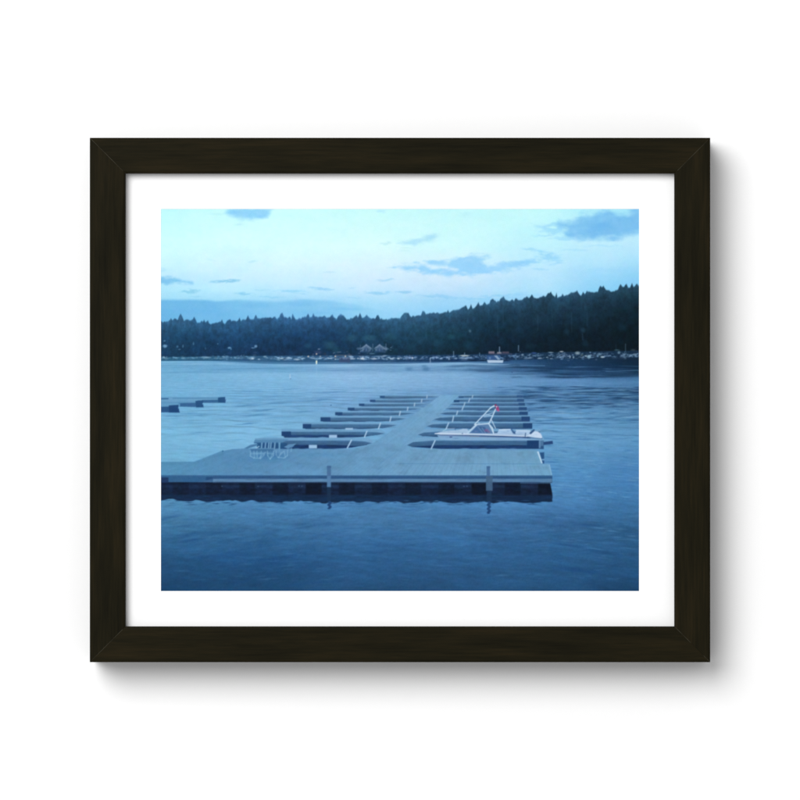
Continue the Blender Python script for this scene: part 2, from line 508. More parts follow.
# ---- wooded hill
TL = """161,321 163,322 168,321 170,320 171,318.5 172.5,321 175,318.3 176.5,320 178,319.5 179,317 180.7,313.6 182,316 183,318 184,320.5 186,319.5 188,319.3 190,320 193,319 194.2,316.6 196,320 197,322.5 200,323 201.5,321 203,322 204,319.4 205.5,322 208,320.6 209,323.5 211,324.5 214,323 219,322.5 222,320 223.5,323 225,323.5 227,320.2 230,320 234,320.5 236,321.5 238,320.5 239.5,317.6 241,321.5 243,319.5 246,319.3 248,315 249.5,318 251,318.8 254,318.8 255.7,314.6 257.5,318.5 260,318.3 266,317.3 272,317.8 275,316 277,318.5 279,317.3 280.6,313 282.5,312.8 284,316.5 286,317.3 290,317 291.5,318.5 292.3,313.6 294,316.5 296,319.5 299,318.3 301,318.5 303,316.8 306,316.4 308.2,313.6 310,316.8 312,316.5 313.3,313.6 315,316.5 318,317 320,316.5 322,317.3 324.5,316.1 327,317.5 330,316.4 332.5,314.6 334,317.5 336.5,319 338,316.2 339.5,315 341.5,313.9 344,315.8 347,319.3 350,319 353,317.5 356.5,314.8 358,317.3 360,313.6 362,317 364,317 366.4,314.6 368,317 371,318.2 375,319 377,316 378.5,315.8 380,318.5 383,318.8 385,320 390,318.5 395,318 400,318.2 401.5,316 403.5,313.5 406,312.3 408.5,312.8 410,316 411.5,317 413,315.8 415,316.6 417,315.5 421,315 422.5,310.8 424.5,311.2 426,314 430,313 434,312.5 438,313 440,314 444,312.5 447,312.3 448,310 449.5,312.3 453,310 457,309.5 460,308.8 462,307.5 464,306.5 466,305.3 468,309.5 469.5,308 471,304.4 472.5,308.5 474,308.3 476,306 478.5,302 480,306 482,305.3 484.3,302.4 487,304.5 489,303.5 490.5,299.7 493,299.7 496,302 499,301 501,298.5 503.5,296.7 506,300 510,301.3 512.3,299 514,301 515.8,297.9 518,300 521,300 524,297.8 526.5,296.8 529,298.5 531.8,294 534,298.5 538,297.3 541,297.5 543,296 545.5,296.8 548,293.5 549.5,292.8 551,292 553,295 555,297 556.5,292.6 557.5,297 560,296.8 561,296 562.5,293.6 564,296 568,294.8 571,292.1 574,292.8 577,290.2 578.5,293 581,295 583,292.6 585,294 587,291.5 590,292 594,292.3 598,291 599,288 600.3,285.4 602,287 603.5,286 606,290 610,291.3 614,291 618,290 619.2,286.5 620.5,284.2 622,286.5 624,287.3 626.5,283 628,287.5 630,288 632,283.6 633.5,287 635,285.8 637,283.9 639,286.5"""
tl = np.array([[float(v) for v in s.split(',')] for s in TL.split()])
ridge = np.interp(gx, tl[:, 0], tl[:, 1]) + ((vnoise(gx / 1.2, gx * 0, 5) - 0.5) * 1.1 + (vnoise(gx / 2.9, gx * 0, 6) - 0.5) * .9) * (.3 + vnoise(gx / 19, gx * 0, 8))
SHORE = np.interp(gx, [161, 220, 245, 280, 400, 460, 500, 520, 560, 639], [360.8, 360.6, 361.2, 362, 361.8, 361.6, 361, 359.6, 359, 358.5])
R_FOREST = region('printed_wooded_hill', 'dark blue green conifer forest on the far shore in the photograph')
forest = field({
    161: [(313, (58, 108, 150)), (322, (46, 92, 132)), (335, (32, 78, 118)), (350, (26, 68, 106)), (362, (26, 68, 106))],
    240: [(313, (60, 108, 152)), (322, (42, 88, 130)), (335, (30, 74, 116)), (350, (24, 62, 104)), (362, (24, 60, 100))],
    310: [(312, (58, 104, 150)), (320, (44, 88, 132)), (335, (28, 70, 114)), (350, (24, 60, 100)), (362, (26, 62, 100))],
    390: [(312, (56, 102, 146)), (322, (44, 88, 130)), (335, (30, 72, 110)), (350, (24, 62, 96)), (362, (22, 54, 90))],
    440: [(308, (54, 100, 146)), (318, (42, 84, 126)), (332, (28, 70, 104)), (345, (22, 58, 88)), (362, (18, 46, 76))],
    500: [(297, (52, 96, 140)), (308, (38, 78, 116)), (325, (24, 60, 92)), (345, (16, 44, 72)), (362, (14, 38, 66))],
    570: [(290, (48, 90, 132)), (300, (36, 74, 110)), (318, (24, 56, 86)), (335, (15, 42, 66)), (362, (12, 34, 56))],
    639: [(284, (46, 88, 126)), (294, (30, 66, 96)), (312, (18, 48, 72)), (332, (12, 36, 54)), (362, (12, 30, 48))],
}, GX, GY)
forest = forest * np.array([1.0, .975, .955]) * np.interp(GX, [161, 420, 520, 639], [.97, .94, .86, .82])[..., None] * np.stack([1 + 0 * GX, 1 + 0 * GX, np.interp(GX, [161, 330, 420, 639], [1, 1, .94, .93])], -1) * np.interp(GY - ridge[None, :], [0, 12, 40], [1.12, .98, .88])[..., None]
fmask = sstep(-0.9, 1.1, GY - ridge[None, :])
FW = (slice(None), slice(None))
low = GY < SHORE[None, :] + 1.0
put(FW, fmask * low, forest, R_FOREST)
n1 = fbm(GX / 3.0, GY / 3.8, 90, 4); n2 = fbm(GX / 1.3, GY / 1.5, 95, 2); n3 = fbm(GX / 14, GY / 11, 97, 2)
tex = (1 + 0.36 * n1 + 0.16 * n2 + 0.24 * n3)
IMG[:] = np.where((LAB == R_FOREST)[..., None], IMG * np.clip(tex, .6, 1.5)[..., None], IMG)
# single conifers and round crowns, back to front
trees = []
for k in range(1500):
    x = rng.uniform(161, 639)
    r = np.interp(x, gx, ridge); s = np.interp(x, gx, SHORE)
    v = rng.uniform(0, 1) ** 0.85
    trees.append((r + 3 + v * (s - r - 5), x))
trees.sort()
for (yb, x) in trees:
    h = rng.uniform(4, 9); w = h * rng.uniform(.22, .36)
    r = np.interp(x, gx, ridge)
    ya = max(yb - h * 0.5, r + 1.0)
    sl = win(x - w - 1, x + w + 1, ya, ya + h)
    X_, Y_ = GX[sl], GY[sl]
    if X_.size == 0: continue
    c = forest[int((min(ya + h * .4, 361) - Y0) * K), int(np.clip((x - X0) * K, 0, NX - 1))]
    gain = rng.uniform(.76, 1.24)
    green = rng.uniform(0, 1) * (0.6 if (300 < x < 480 and yb > 330) else 0.2)
    c = c * gain + np.array([-2, 5, -8]) * green
    if rng.uniform() < .3 and yb > r + 14:
        rr = np.sqrt(((X_ - x) / (w * 1.5)) ** 2 + ((Y_ - ya - h * .35) / (h * .33)) ** 2)
        a = (1 - sstep(.5, 1.05, rr))
    else:
        t = (Y_ - ya) / h
        hw = w * (t * .95 + .05) * (0.85 + 0.25 * np.sin(Y_ * 3.3 + x * 5))
        a = (1 - sstep(-.5, .6, np.abs(X_ - x) - hw)) * (1 - sstep(.55, 1.0, t))
    put(sl, a * rng.uniform(.16, .42) * fmask[sl] * low[sl], c)
# pale green broadleaf crowns near the houses, grey snags and trunks
for (cx, cy, rx, ry, cl, al) in [(330, 345, 9, 7, (44, 92, 112), .6), (352, 338, 8, 5, (46, 96, 120), .55), (369, 338, 10, 4, (52, 102, 124), .55), (391, 336, 9, 6, (44, 94, 116), .5),
                                 (336, 350, 6, 5, (40, 88, 108), .5), (308, 346, 5, 4, (36, 82, 106), .5), (420, 340, 9, 6, (34, 80, 104), .45), (438, 343, 7, 6, (32, 78, 102), .45), (451, 337, 6, 4, (40, 88, 108), .5),
                                 (470, 346, 9, 7, (24, 66, 88), .5), (412, 347, 8, 6, (30, 74, 98), .4), (583, 330, 4, 4, (40, 76, 100), .55), (567, 332, 4, 4, (32, 68, 92), .5), (585, 343, 5, 5, (24, 56, 76), .5),
                                 (530, 346, 8, 5, (20, 52, 66), .5), (622, 327, 7, 6, (22, 54, 74), .5), (470, 331.5, 2, 2, (92, 124, 148), .7), (502, 341, 6, 6, (22, 56, 84), .4)]:
    blob(cx, cy, rx, ry, cl, al * .8, .2, 0, None, (3, 4, 4, int(cx)))
for (x, ya, yb, al) in [(426, 327, 340, .35), (503, 305, 325, .3), (497.5, 315, 338, .3), (537.5, 315, 330, .35), (571.5, 313, 332, .35), (587, 312, 326, .3), (616, 345, 356, .35), (582.5, 334, 340, .5), (409, 318, 330, .25), (552, 310, 330, .2)]:
    line(x, ya, x + .3, yb, 1.0, (62, 96, 124), al * .6, 1.4)

# ---- lake
R_LAKE = region('printed_lake', 'blue rippled lake water in the photograph')
water = field({
    161: [(361, (122, 180, 216)), (367, (108, 166, 204)), (374, (114, 174, 212)), (400, (112, 172, 210)), (440, (117, 177, 212)), (465, (110, 170, 206)), (500, (84, 144, 188)), (515, (72, 130, 178)), (535, (54, 108, 158)), (558, (38, 88, 138)), (591, (27, 70, 114))],
    260: [(361, (100, 150, 194)), (364.6, (116, 170, 210)), (369, (104, 160, 202)), (374, (126, 180, 217)), (395, (112, 168, 208)), (440, (124, 180, 216)), (500, (80, 138, 188)), (520, (66, 122, 175)), (540, (50, 104, 158)), (562, (36, 86, 140)), (591, (30, 75, 120))],
    360: [(362, (110, 155, 196)), (363.6, (140, 186, 222)), (370, (116, 162, 202)), (375, (138, 183, 221)), (388, (128, 175, 215)), (400, (112, 160, 202)), (440, (112, 168, 208)), (503, (76, 132, 184)), (520, (68, 122, 176)), (540, (54, 108, 164)), (560, (44, 94, 148)), (591, (36, 80, 126))],
    450: [(361, (80, 125, 170)), (363.6, (128, 172, 210)), (370, (104, 150, 190)), (374, (126, 172, 212)), (386, (120, 166, 207)), (400, (95, 142, 186)), (440, (104, 158, 200)), (503, (74, 130, 184)), (520, (66, 120, 175)), (540, (54, 108, 165)), (560, (46, 96, 150)), (591, (38, 82, 130))],
    510: [(361, (42, 80, 122)), (366, (74, 116, 160)), (370, (60, 100, 144)), (375, (104, 152, 196)), (386, (104, 150, 194)), (394, (84, 130, 174)), (410, (92, 140, 186)), (440, (104, 158, 202)), (503, (76, 132, 186)), (520, (62, 114, 170)), (545, (50, 102, 158)), (591, (38, 84, 132))],
    560: [(359, (24, 56, 90)), (366, (28, 62, 98)), (372, (44, 84, 126)), (376, (56, 96, 140)), (380, (94, 142, 190)), (386, (88, 136, 182)), (396, (74, 120, 164)), (412, (94, 146, 190)), (432, (106, 160, 202)), (452, (96, 152, 196)), (475, (82, 140, 190)), (500, (74, 130, 182)), (520, (58, 110, 166)), (550, (46, 98, 152)), (591, (36, 82, 130))],
    639: [(358, (14, 38, 60)), (368, (14, 40, 64)), (374, (26, 58, 88)), (378, (62, 106, 150)), (382, (78, 126, 170)), (390, (66, 112, 154)), (400, (70, 116, 158)), (415, (86, 138, 180)), (440, (94, 150, 194)), (470, (74, 130, 182)), (500, (66, 122, 174)), (530, (48, 100, 152)), (560, (40, 90, 140)), (591, (30, 74, 120))],
}, GX, GY)
water = water * (1 + (np.array([-.03, -.05, -.085])) * sstep(490, 530, GY)[..., None])
wmask = sstep(-0.4, 0.4, GY - SHORE[None, :])
put(FW, wmask, water, R_LAKE)
dep = np.clip(GY - 352.0, 4, None)
# ripples that shrink towards the far shore
pu = (GX - 400) / dep * 60; pv = 900.0 / dep * 8
rip = fbm(pu / 4.0, pv * 1.7 + pu * .06, 120, 3)
rip2 = fbm(GX / (3 + dep * .07), GY / (0.7 + dep * .012) + GX * .03, 124, 3)
rip3 = fbm(GX / 60 + GY / 40, GY / 14 - GX / 90, 126, 3)
amp = np.interp(GY, [359, 372, 395, 430, 500, 540, 591], [.05, .07, .10, .07, .09, .10, .09])
gtilt = .20 * (GX - 161) - .32 * (GX - 161) ** 2 / 956
rip4 = fbm(GX / 5.5, (GY + gtilt) / 1.5, 128, 4) * np.interp(GY, [430, 500, 540, 591], [0, .9, 1.0, .8])
qq = 220.0 / np.clip(GY - 340, 12, None)
ph = 2 * np.pi * (5.0 * qq + fbm(GX / 80, GY / 40, 140, 2) * 1.1 + fbm(GX / 22, GY / 9, 141, 2) * .5 + (GX - 300) * .0045)
crest = np.clip(np.sin(ph), 0, 1) ** 3 - .25
zone = sstep(383, 392, GY) * (1 - sstep(428, 446, GY)) * np.interp(GX, [161, 230, 300, 420, 470, 540, 639], [.5, .9, 1, .9, .6, .8, .6])
wavet = -crest * zone * np.clip(.35 + 1.6 * fbm(GX / 34, GY / 9, 142, 3), 0, 1)
f = 1 + .30 * wavet + amp * 1.5 * rip2 + .13 * rip4 + .10 * rip3 * np.interp(GY, [360, 480, 520, 591], [.3, .5, 1.3, 1.6])
IMG[:] = np.where((LAB == R_LAKE)[..., None], IMG * f[..., None] + 0, IMG)


def streaks(n, xa, xb, ya, yb, ln, th, cl, al, rot=(0, 0), seed=1):
    r = np.random.default_rng(seed)
    for k in range(n):
        x, y = r.uniform(xa, xb), r.uniform(ya, yb)
        d = (y - 350) / 60
        L_ = r.uniform(*ln); T_ = max(.55, r.uniform(*th))
        if y < np.interp(x, gx, SHORE) + T_ + 1: continue
        blob(x, y, L_, T_, cl, r.uniform(*al), 0.0, r.uniform(*rot), None, (T_ * 1.6, L_ * .5 + 1, 3, k + seed))


DK, LT = (34, 76, 120), (150, 198, 230)
# far band: reflections of the hill and wind lanes
streaks(26, 161, 300, 363, 373, (14, 46), (.6, 1.1), (88, 144, 184), (.25, .55), (-.01, .0), 2)
streaks(26, 300, 470, 365, 372, (14, 40), (.7, 1.3), (96, 142, 184), (.25, .55), (0, 0), 3)
streaks(20, 161, 520, 362, 367, (10, 40), (.5, .8), (152, 196, 228), (.3, .6), (0, 0), 4)
for (cx, cy, rx, ry, al) in [(409, 369, 6, 3, .45), (426, 369, 6, 3.5, .6), (424, 366, 5, 1.5, .5), (455, 366, 14, 2, .4), (452, 369.5, 12, 1.5, .45), (497, 369, 10, 2.5, .75), (509, 369, 9, 2.5, .6)]:
    blob(cx, cy, rx, ry, (62, 106, 150), al, .1)
for (cx, cy, rx, ry, al) in [(470, 366, 34, 2.2, .3), (482, 370, 30, 2.0, .4), (520, 367, 34, 3.5, .35), (520, 374, 26, 1.6, .35), (560, 369, 50, 4.5, .4), (610, 368, 50, 6, .5), (600, 375, 50, 2.4, .4)]:
    blob(cx, cy, rx, ry, (20, 50, 82), al, .1, 0, None, (3, 18, 2, int(cx + cy)))
streaks(40, 515, 639, 364, 378, (8, 30), (.6, 1.4), (18, 46, 76), (.3, .7), (0, 0), 5)
streaks(16, 500, 639, 361, 379, (8, 30), (.5, .8), (84, 128, 172), (.3, .6), (-.01, .02), 6)
box(520, 545, 365.2, 366.2, (84, 128, 172), .6); line(606, 371.4, 639, 370.2, .9, (70, 112, 150), .7); line(545, 372, 600, 371.2, .8, (60, 100, 140), .5)
blob(546, 371, 16, 3, (22, 52, 84), .5, .1); blob(553, 376.5, 10, 2, (30, 64, 104), .6, .1); blob(575, 376, 8, 2, (34, 70, 108), .5, .1); blob(620, 376, 24, 2.2, (24, 56, 86), .6, .2)
streaks(60, 161, 639, 374, 392, (10, 34), (.5, 1.0), LT, (.06, .2), (0, 0), 7)
# dark wind ripples on the right
for (n_, ya_, yb_, cl_, al_, sd_) in [(150, 386.5, 408, (22, 54, 92), (.35, .8), 8), (70, 404, 424, (36, 80, 124), (.3, .65), 38), (110, 387, 420, (138, 184, 218), (.2, .5), 9), (70, 418, 440, (60, 112, 160), (.2, .5), 10)]:
    streaks(n_, 524, 645, ya_, yb_, (6, 22), (.5, .85), cl_, al_, (-.012, .012), sd_)
streaks(30, 500, 560, 386, 396, (5, 14), (.5, .8), (40, 84, 130), (.3, .6), (0, 0), 31)
streaks(26, 585, 645, 387, 400, (8, 24), (.8, 1.5), (26, 58, 92), (.3, .6), (0, 0), 30)
streaks(80, 545, 639, 430, 500, (3, 14), (.6, 1.3), (50, 104, 158), (.15, .45), (0, .06), 11)
streaks(60, 545, 639, 430, 500, (3, 12), (.6, 1.1), (128, 182, 218), (.12, .35), (0, .06), 12)
# soft lanes behind the dock
streaks(46, 240, 440, 388, 412, (8, 34), (.6, 1.1), (74, 124, 170), (.2, .5), (-.06, -.01), 13)
streaks(26, 200, 440, 386, 415, (8, 30), (.6, 1.2), LT, (.15, .4), (-.05, 0), 14)
streaks(36, 161, 300, 400, 442, (8, 30), (.6, 1.2), (80, 138, 182), (.15, .42), (-.05, .0), 15)
for (x1, y1, x2, y2, w, al) in [(228, 406.6, 270, 404.2, 1.2, .7), (243, 411.5, 275, 409.5, 1.2, .65), (232, 417, 275, 413.6, 1.2, .6), (228, 424.5, 262, 423.2, 1.0, .65), (161, 417, 192, 415, 1.0, .5), (185, 432.5, 215, 432, 1.0, .5),
                                (262, 404, 290, 402.5, 1.2, .6), (260, 411, 280, 408.5, 1.1, .6), (300, 402, 340, 398.5, 1.1, .4), (230, 391.5, 270, 391, 1.0, .4), (290, 413, 318, 410.5, 1.1, .5), (330, 406.5, 350, 404.5, .9, .4)]:
    cx, cy, hl = (x1 + x2) / 2, (y1 + y2) / 2, abs(x2 - x1) / 2
    for q in (-.35, .0, .4):
        blob(cx + q * hl, cy + q * (y2 - y1) / 2 + .5 * math.sin(cx + q * 9), hl * .75, w * .95, (62, 114, 160), al * .6, .0, (y2 - y1) / (x2 - x1) + .03 * math.sin(cx * q), None, (1.6, 10, 3, int(cx + 9 * q)))
# foreground swell
streaks(150, 161, 639, 505, 591, (6, 26), (.7, 1.8), (30, 76, 126), (.10, .30), (-.14, .04), 16)
streaks(130, 161, 639, 503, 580, (5, 22), (.7, 1.6), (96, 152, 200), (.06, .20), (-.14, .04), 17)
streaks(40, 161, 330, 515, 591, (14, 40), (1.5, 3.5), (28, 72, 122), (.15, .35), (-.22, -.08), 18)
streaks(34, 540, 639, 510, 560, (4, 14), (.6, 1.1), (96, 150, 196), (.10, .28), (.02, .1), 19)
for (cx, cy, rx, ry, rot, al) in [(575, 570, 36, 4, .12, .55), (600, 552, 32, 3.5, .14, .35), (567, 545, 28, 1.6, .12, .5), (190, 541, 26, 3, -.05, .35), (235, 555, 40, 4, -.1, .3), (590, 525, 30, 3, .04, .35), (395, 545, 50, 4, 0, .25), (380, 552, 40, 3, -.05, .25)]:
    blob(cx, cy, rx, ry, (26, 68, 118), al, .0, rot, None, (4, 14, 5, int(cx)))
for (cx, cy, rx, ry, rot) in [(424, 511, 12, 1.0, -.2), (612, 531, 10, 1.5, .1), (632, 536, 8, 1.2, .05), (600, 528, 12, 1.0, .05), (531, 514.5, 5, .8, 0), (596, 549, 12, .8, .15)]:
    blob(cx, cy, rx, ry, (108, 162, 204), .35, .0, rot)

# ---- far shore: houses, moored boats, lamps (tiny, laid in by strokes)
R_MARINA = region('printed_far_marina', 'strip of tiny moored boats along the far shore in the photograph')


def strokes(n, xa, xb, yc, sp, cl, al, seed, w=(.9, 3.0), t=(.45, .95)):
    r = np.random.default_rng(seed)
    for k in range(n):
        x = r.uniform(xa, xb); y = yc + r.normal() * sp
        c = np.array(cl) * r.uniform(.55, 1.2)
        if vnoise(np.array([x / 5.0]), np.array([.5]), 55)[0] < .38: continue
        blob(x, y, r.uniform(*w), r.uniform(*t), np.clip(c, 0, 250), r.uniform(*al), .2, r.uniform(-.15, .15))


sl = win(161, 639, 354, 365)
band_t = np.interp(gx, [161, 250, 400, 460, 520, 639], [357.2, 356, 355.2, 354.6, 353, 350.5])[None, :]
band_b = np.interp(gx, [161, 200, 222, 262, 300, 400, 440, 470, 500, 520, 639], [360.8, 360.4, 361.2, 363.6, 364.2, 363.8, 362.6, 361.8, 361, 359.6, 358.2])[None, :]
a = sstep(-.6, .6, GY - band_t) * (1 - sstep(-.3, .5, GY - band_b))
strip_col = np.stack([np.interp(GX, [161, 250, 330, 440, 520, 639], [50, 56, 52, 30, 30, 24]), np.interp(GX, [161, 250, 330, 440, 520, 639], [108, 104, 96, 66, 62, 54]), np.interp(GX, [161, 250, 330, 440, 520, 639], [142, 142, 138, 110, 100, 84])], -1)
put(FW, a * np.interp(GX, [161, 300, 400, 520, 639], [.8, .75, .65, .6, .7]), strip_col, R_MARINA)
LAB[(a > .5)] = R_MARINA
tt = fbm(GX / 1.7, GY / 1.0, 210, 3) + fbm(GX / 7, GY / 2.4, 214, 2) * .8
hull_y = np.interp(GX, [161, 240, 300, 400, 500, 560, 639], [358.4, 358.0, 358.3, 358.0, 357.4, 356.2, 354.6])
dens = np.exp(-((GY - hull_y) / np.interp(GX, [161, 400, 500, 639], [1.3, 1.5, 1.9, 2.5])) ** 2)
ma = sstep(-.02, .26, tt) * dens * np.interp(GX, [161, 215, 260, 400, 639], [.45, .5, .7, .75, .75])
put(FW, ma, np.stack([np.interp(GX, [161, 300, 450, 639], [112, 140, 132, 118]), np.interp(GX, [161, 300, 450, 639], [160, 174, 164, 148]), np.interp(GX, [161, 300, 450, 639], [192, 208, 204, 178])], -1))
mb = sstep(.02, .24, -tt + fbm(GX / 2.2, GY / 1.4, 219, 2)) * dens * .5
put(FW, mb, strip_col * .75)
line(161, 360.4, 222, 360.3, 1.0, (30, 76, 112), .6); line(235, 359.6, 252, 360, 1.2, (32, 70, 112), .6)
strokes(96, 161, 222, 358.0, .8, (112, 164, 198), (.3, .7), 101)
strokes(54, 220, 262, 357.2, 1.0, (118, 164, 200), (.3, .75), 102)
strokes(112, 250, 345, 358.2, 1.0, (140, 180, 214), (.3, .8), 103)
strokes(96, 345, 402, 358.0, 1.1, (150, 186, 220), (.3, .8), 104)
strokes(112, 400, 460, 357.8, 1.0, (128, 164, 206), (.25, .75), 105, (.8, 2.2))
strokes(73, 458, 520, 357.2, 1.2, (108, 146, 190), (.25, .7), 106, (.8, 2.4))
strokes(240, 515, 639, 355.8, 1.7, (118, 152, 186), (.25, .75), 107, (.7, 2.4))
strokes(50, 520, 639, 354.4, 1.6, (20, 44, 74), (.4, .8), 108, (.8, 2.4))
strokes(36, 400, 520, 359.8, .7, (20, 48, 92), (.4, .7), 109, (2, 6))
strokes(24, 250, 400, 361.2, .9, (60, 100, 144), (.4, .7), 110, (2, 8))
strokes(14, 320, 362, 357, 1.6, (110, 100, 120), (.3, .6), 111)
for (cx, cy, rx, ry, cl, al) in [
    (252.5, 358.6, 2.2, 1.2, (196, 222, 240), .95), (259, 359.2, 1.6, .7, (166, 200, 226), .9), (265, 356.6, 2.4, 1.2, (150, 186, 214), .8), (281.5, 358.4, 2.6, .9, (190, 220, 240), .9),
    (288, 358, 3, 1.2, (164, 198, 226), .8), (297, 359.4, 4.4, 1.2, (180, 208, 234), .8), (303, 358.3, 3, .9, (176, 210, 236), .8), (313, 358.4, 3, .8, (160, 190, 222), .8),
    (330, 358.4, 3.2, .8, (190, 214, 238), .85), (335.5, 359.3, 1.6, .8, (180, 206, 230), .7), (353, 358.8, 3.4, .9, (190, 214, 240), .85), (362.5, 358.6, 2.4, 1.2, (226, 238, 250), .95), (358, 358.4, 1.6, .9, (200, 220, 242), .8),
    (374, 358.8, 4, .9, (196, 218, 240), .85), (392, 358.8, 3, 1.0, (190, 214, 238), .8), (398.5, 358.6, 2, 1.2, (190, 214, 238), .8), (379.5, 356.4, 9, .7, (150, 184, 214), .7), (385, 355.6, 3, .8, (170, 196, 222), .7), (372, 353.6, 4, 1.0, (110, 156, 190), .6),
    (163.8, 357.2, 1.6, 1.3, (160, 200, 226), .8), (205, 357.2, 4.4, 1.2, (140, 182, 212), .7), (209, 357.5, 3, 1.0, (150, 190, 218), .6), (183, 357.8, 2.4, 1.2, (120, 168, 200), .6), (224, 357, 1.6, 1.4, (130, 174, 206), .6),
    (412.5, 358, 1.3, 1.2, (200, 220, 244), .95), (432, 357.8, 2.4, .9, (150, 186, 224), .8), (436.5, 357.6, 1.2, 1.6, (150, 180, 220), .7), (441, 358.6, 1.4, 1.0, (160, 190, 226), .8), (449, 359, 1, .8, (170, 200, 230), .8), (456, 358.4, 2, 1.2, (160, 190, 226), .8),
    (464.5, 355.7, 6.6, 1.1, (204, 214, 214), .95), (464, 358.3, 6, 1.0, (150, 180, 206), .85), (464, 360, 5, .7, (120, 156, 190), .6),
    (522.5, 354.8, 1.8, 1.3, (150, 180, 208), .8), (528, 358.3, 6, .7, (140, 166, 200), .7), (540, 358.4, 3.5, .8, (170, 190, 216), .8), (551, 352.5, 3.4, .8, (156, 182, 206), .85), (561.5, 351.6, 2.8, .8, (206, 220, 230), .95), (558.8, 353, 1, 1.4, (100, 130, 156), .7), (564.5, 353, 1, 1.4, (100, 130, 156), .7), (547, 357.4, 1.5, .7, (170, 196, 220), .8), (551, 358.6, 1.8, .6, (170, 196, 220), .8),
    (570, 357, 1.0, 1.8, (170, 200, 220), .8), (573.5, 357.2, 1.0, 1.8, (170, 200, 220), .8), (577.5, 353, 3.5, 2.2, (150, 172, 184), .85), (582, 355, 1.5, 2, (70, 90, 96), .7), (589, 356.8, 2.8, 2.4, (160, 200, 224), .85), (586, 356, 1, 1.2, (200, 224, 236), .8), (602.5, 357, 2.8, 1.2, (196, 220, 236), .9), (599, 354.4, 3.2, 1.8, (110, 144, 174), .6), (619, 352.5, 2, 2, (130, 164, 186), .7), (617, 350, 4, .8, (96, 136, 150), .6), (614, 356.6, 4, .6, (100, 140, 176), .6), (635, 354.6, 2.5, 1.6, (130, 160, 186), .7), (633, 350, 3, 1.6, (66, 84, 96), .6), (534, 353, 3.5, 1.2, (62, 92, 158), .8)]:
    blob(cx, cy, rx * 1.1, ry * 1.05, np.array(cl) * .93, al * .9, .3)
for (x, ya, yb, al) in [(453.6, 351.5, 356, .6), (464.6, 353, 355.5, .6), (479.6, 353, 356, .5), (499.5, 347, 352.5, .75), (518.5, 345.5, 351, .6), (430.3, 358, 362.5, .8), (625.5, 344, 352, .3)]:
    line(x, ya, x, yb, .9, (140, 170, 200), al)
# houses among the trees
for (cx, cy, rx, ry, cl, al) in [(165, 346, 3.2, 2.2, (118, 164, 200), .85), (164.5, 340.8, 1.6, 1.2, (88, 136, 172), .8), (177.5, 346.5, 1.6, 1.6, (74, 120, 158), .7), (183, 346, 1.2, 2.2, (74, 120, 158), .7), (179.5, 349.2, 2, .8, (82, 128, 164), .7), (193.5, 343.5, 1.1, 2.4, (78, 124, 160), .7), (205.5, 348.5, 1.4, 1.8, (60, 102, 142), .6), (217.7, 344, .9, 1.0, (88, 130, 166), .7),
                                 (229.5, 347.8, 2.6, 1.4, (110, 152, 188), .85), (231, 349, 1.0, 1.2, (104, 148, 184), .7), (253, 347.8, 3, .8, (104, 146, 184), .8), (255.8, 346.4, 2.2, 2.2, (112, 154, 192), .85), (255, 352.5, 3, 1.5, (52, 78, 118), .5), (229, 353, 3, 1, (40, 70, 112), .5),
                                 (319, 349, 2.0, 1.1, (110, 130, 160), .8), (318, 352, 5, 2.4, (66, 76, 112), .5), (334, 352.6, 1.6, .7, (110, 146, 176), .6), (339, 352, 4, .8, (104, 122, 150), .6),
                                 (359, 348.6, 4, 1.8, (92, 120, 154), .6), (362, 351, 2.2, 1.2, (110, 136, 166), .6), (386, 349, 3, 2.2, (112, 136, 164), .6), (391, 347.8, 1.4, 1.0, (104, 134, 164), .6)]:
    blob(cx, cy, rx, ry, cl, al, .3, 0, None, (1.2, 2, 2, int(cx)))
for cx in (366.3, 379.6):
    poly([(cx - 4.6, 348.2), (cx, 344.4), (cx + 4.6, 348.2), (cx + 4.4, 351), (cx - 4.4, 351)], (98, 126, 158), .75, 1.4)
    poly([(cx - 2.2, 348.9), (cx, 347.3), (cx + 2.2, 348.9), (cx + 2.2, 351), (cx - 2.2, 351)], (40, 72, 112), .85, .8)
    line(cx - 5, 348.4, cx, 344.8, 1.0, (138, 160, 188), .6, 1.2); line(cx, 344.8, cx + 5, 348.4, 1.0, (138, 160, 188), .6, 1.2)
    box(cx - .5, cx + .5, 348, 351, (96, 124, 158), .7, .8)
    box(cx - 5.5, cx + 6, 351.2, 352.4, (60, 90, 130), .6)
strokes(40, 353, 394, 349.5, 1.9, (104, 130, 160), (.25, .55), 131, (.6, 1.8), (.5, 1.0))
strokes(26, 353, 394, 351, 1.6, (26, 58, 96), (.3, .6), 132, (.6, 2.2), (.5, 1.0))
strokes(24, 312, 350, 353.5, 1.4, (86, 96, 128), (.25, .5), 133, (.6, 2.0))
line(372.8, 344, 372.8, 351, .8, (96, 122, 152), .6); line(360.4, 345, 360.4, 352, .8, (96, 122, 152), .5); line(386, 344, 386, 350, .9, (104, 128, 158), .6)
box(488.5, 494.5, 351.3, 353.6, (132, 122, 138), .85); box(497, 501.5, 352, 353.8, (150, 150, 160), .8); box(502, 509, 351.6, 353.2, (104, 92, 110), .7); box(488.5, 512, 353.4, 354.4, (80, 80, 104), .6)
box(339, 350, 357.5, 362.4, (66, 74, 108), .55); box(336, 352, 354.8, 355.8, (120, 118, 132), .5)
R_CRUISER = region('printed_cruising_boat', 'small white cabin boat under way near the far shore in the photograph')
box(487.2, 500, 355.3, 359.8, (54, 90, 140), .9, .9, R_CRUISER)
poly([(494, 355.6), (497, 355.6), (500.5, 359.5), (498, 359.8)], (150, 178, 206), .8, .8, R_CRUISER)
box(489, 490.8, 357, 359.3, (110, 140, 176), .7)
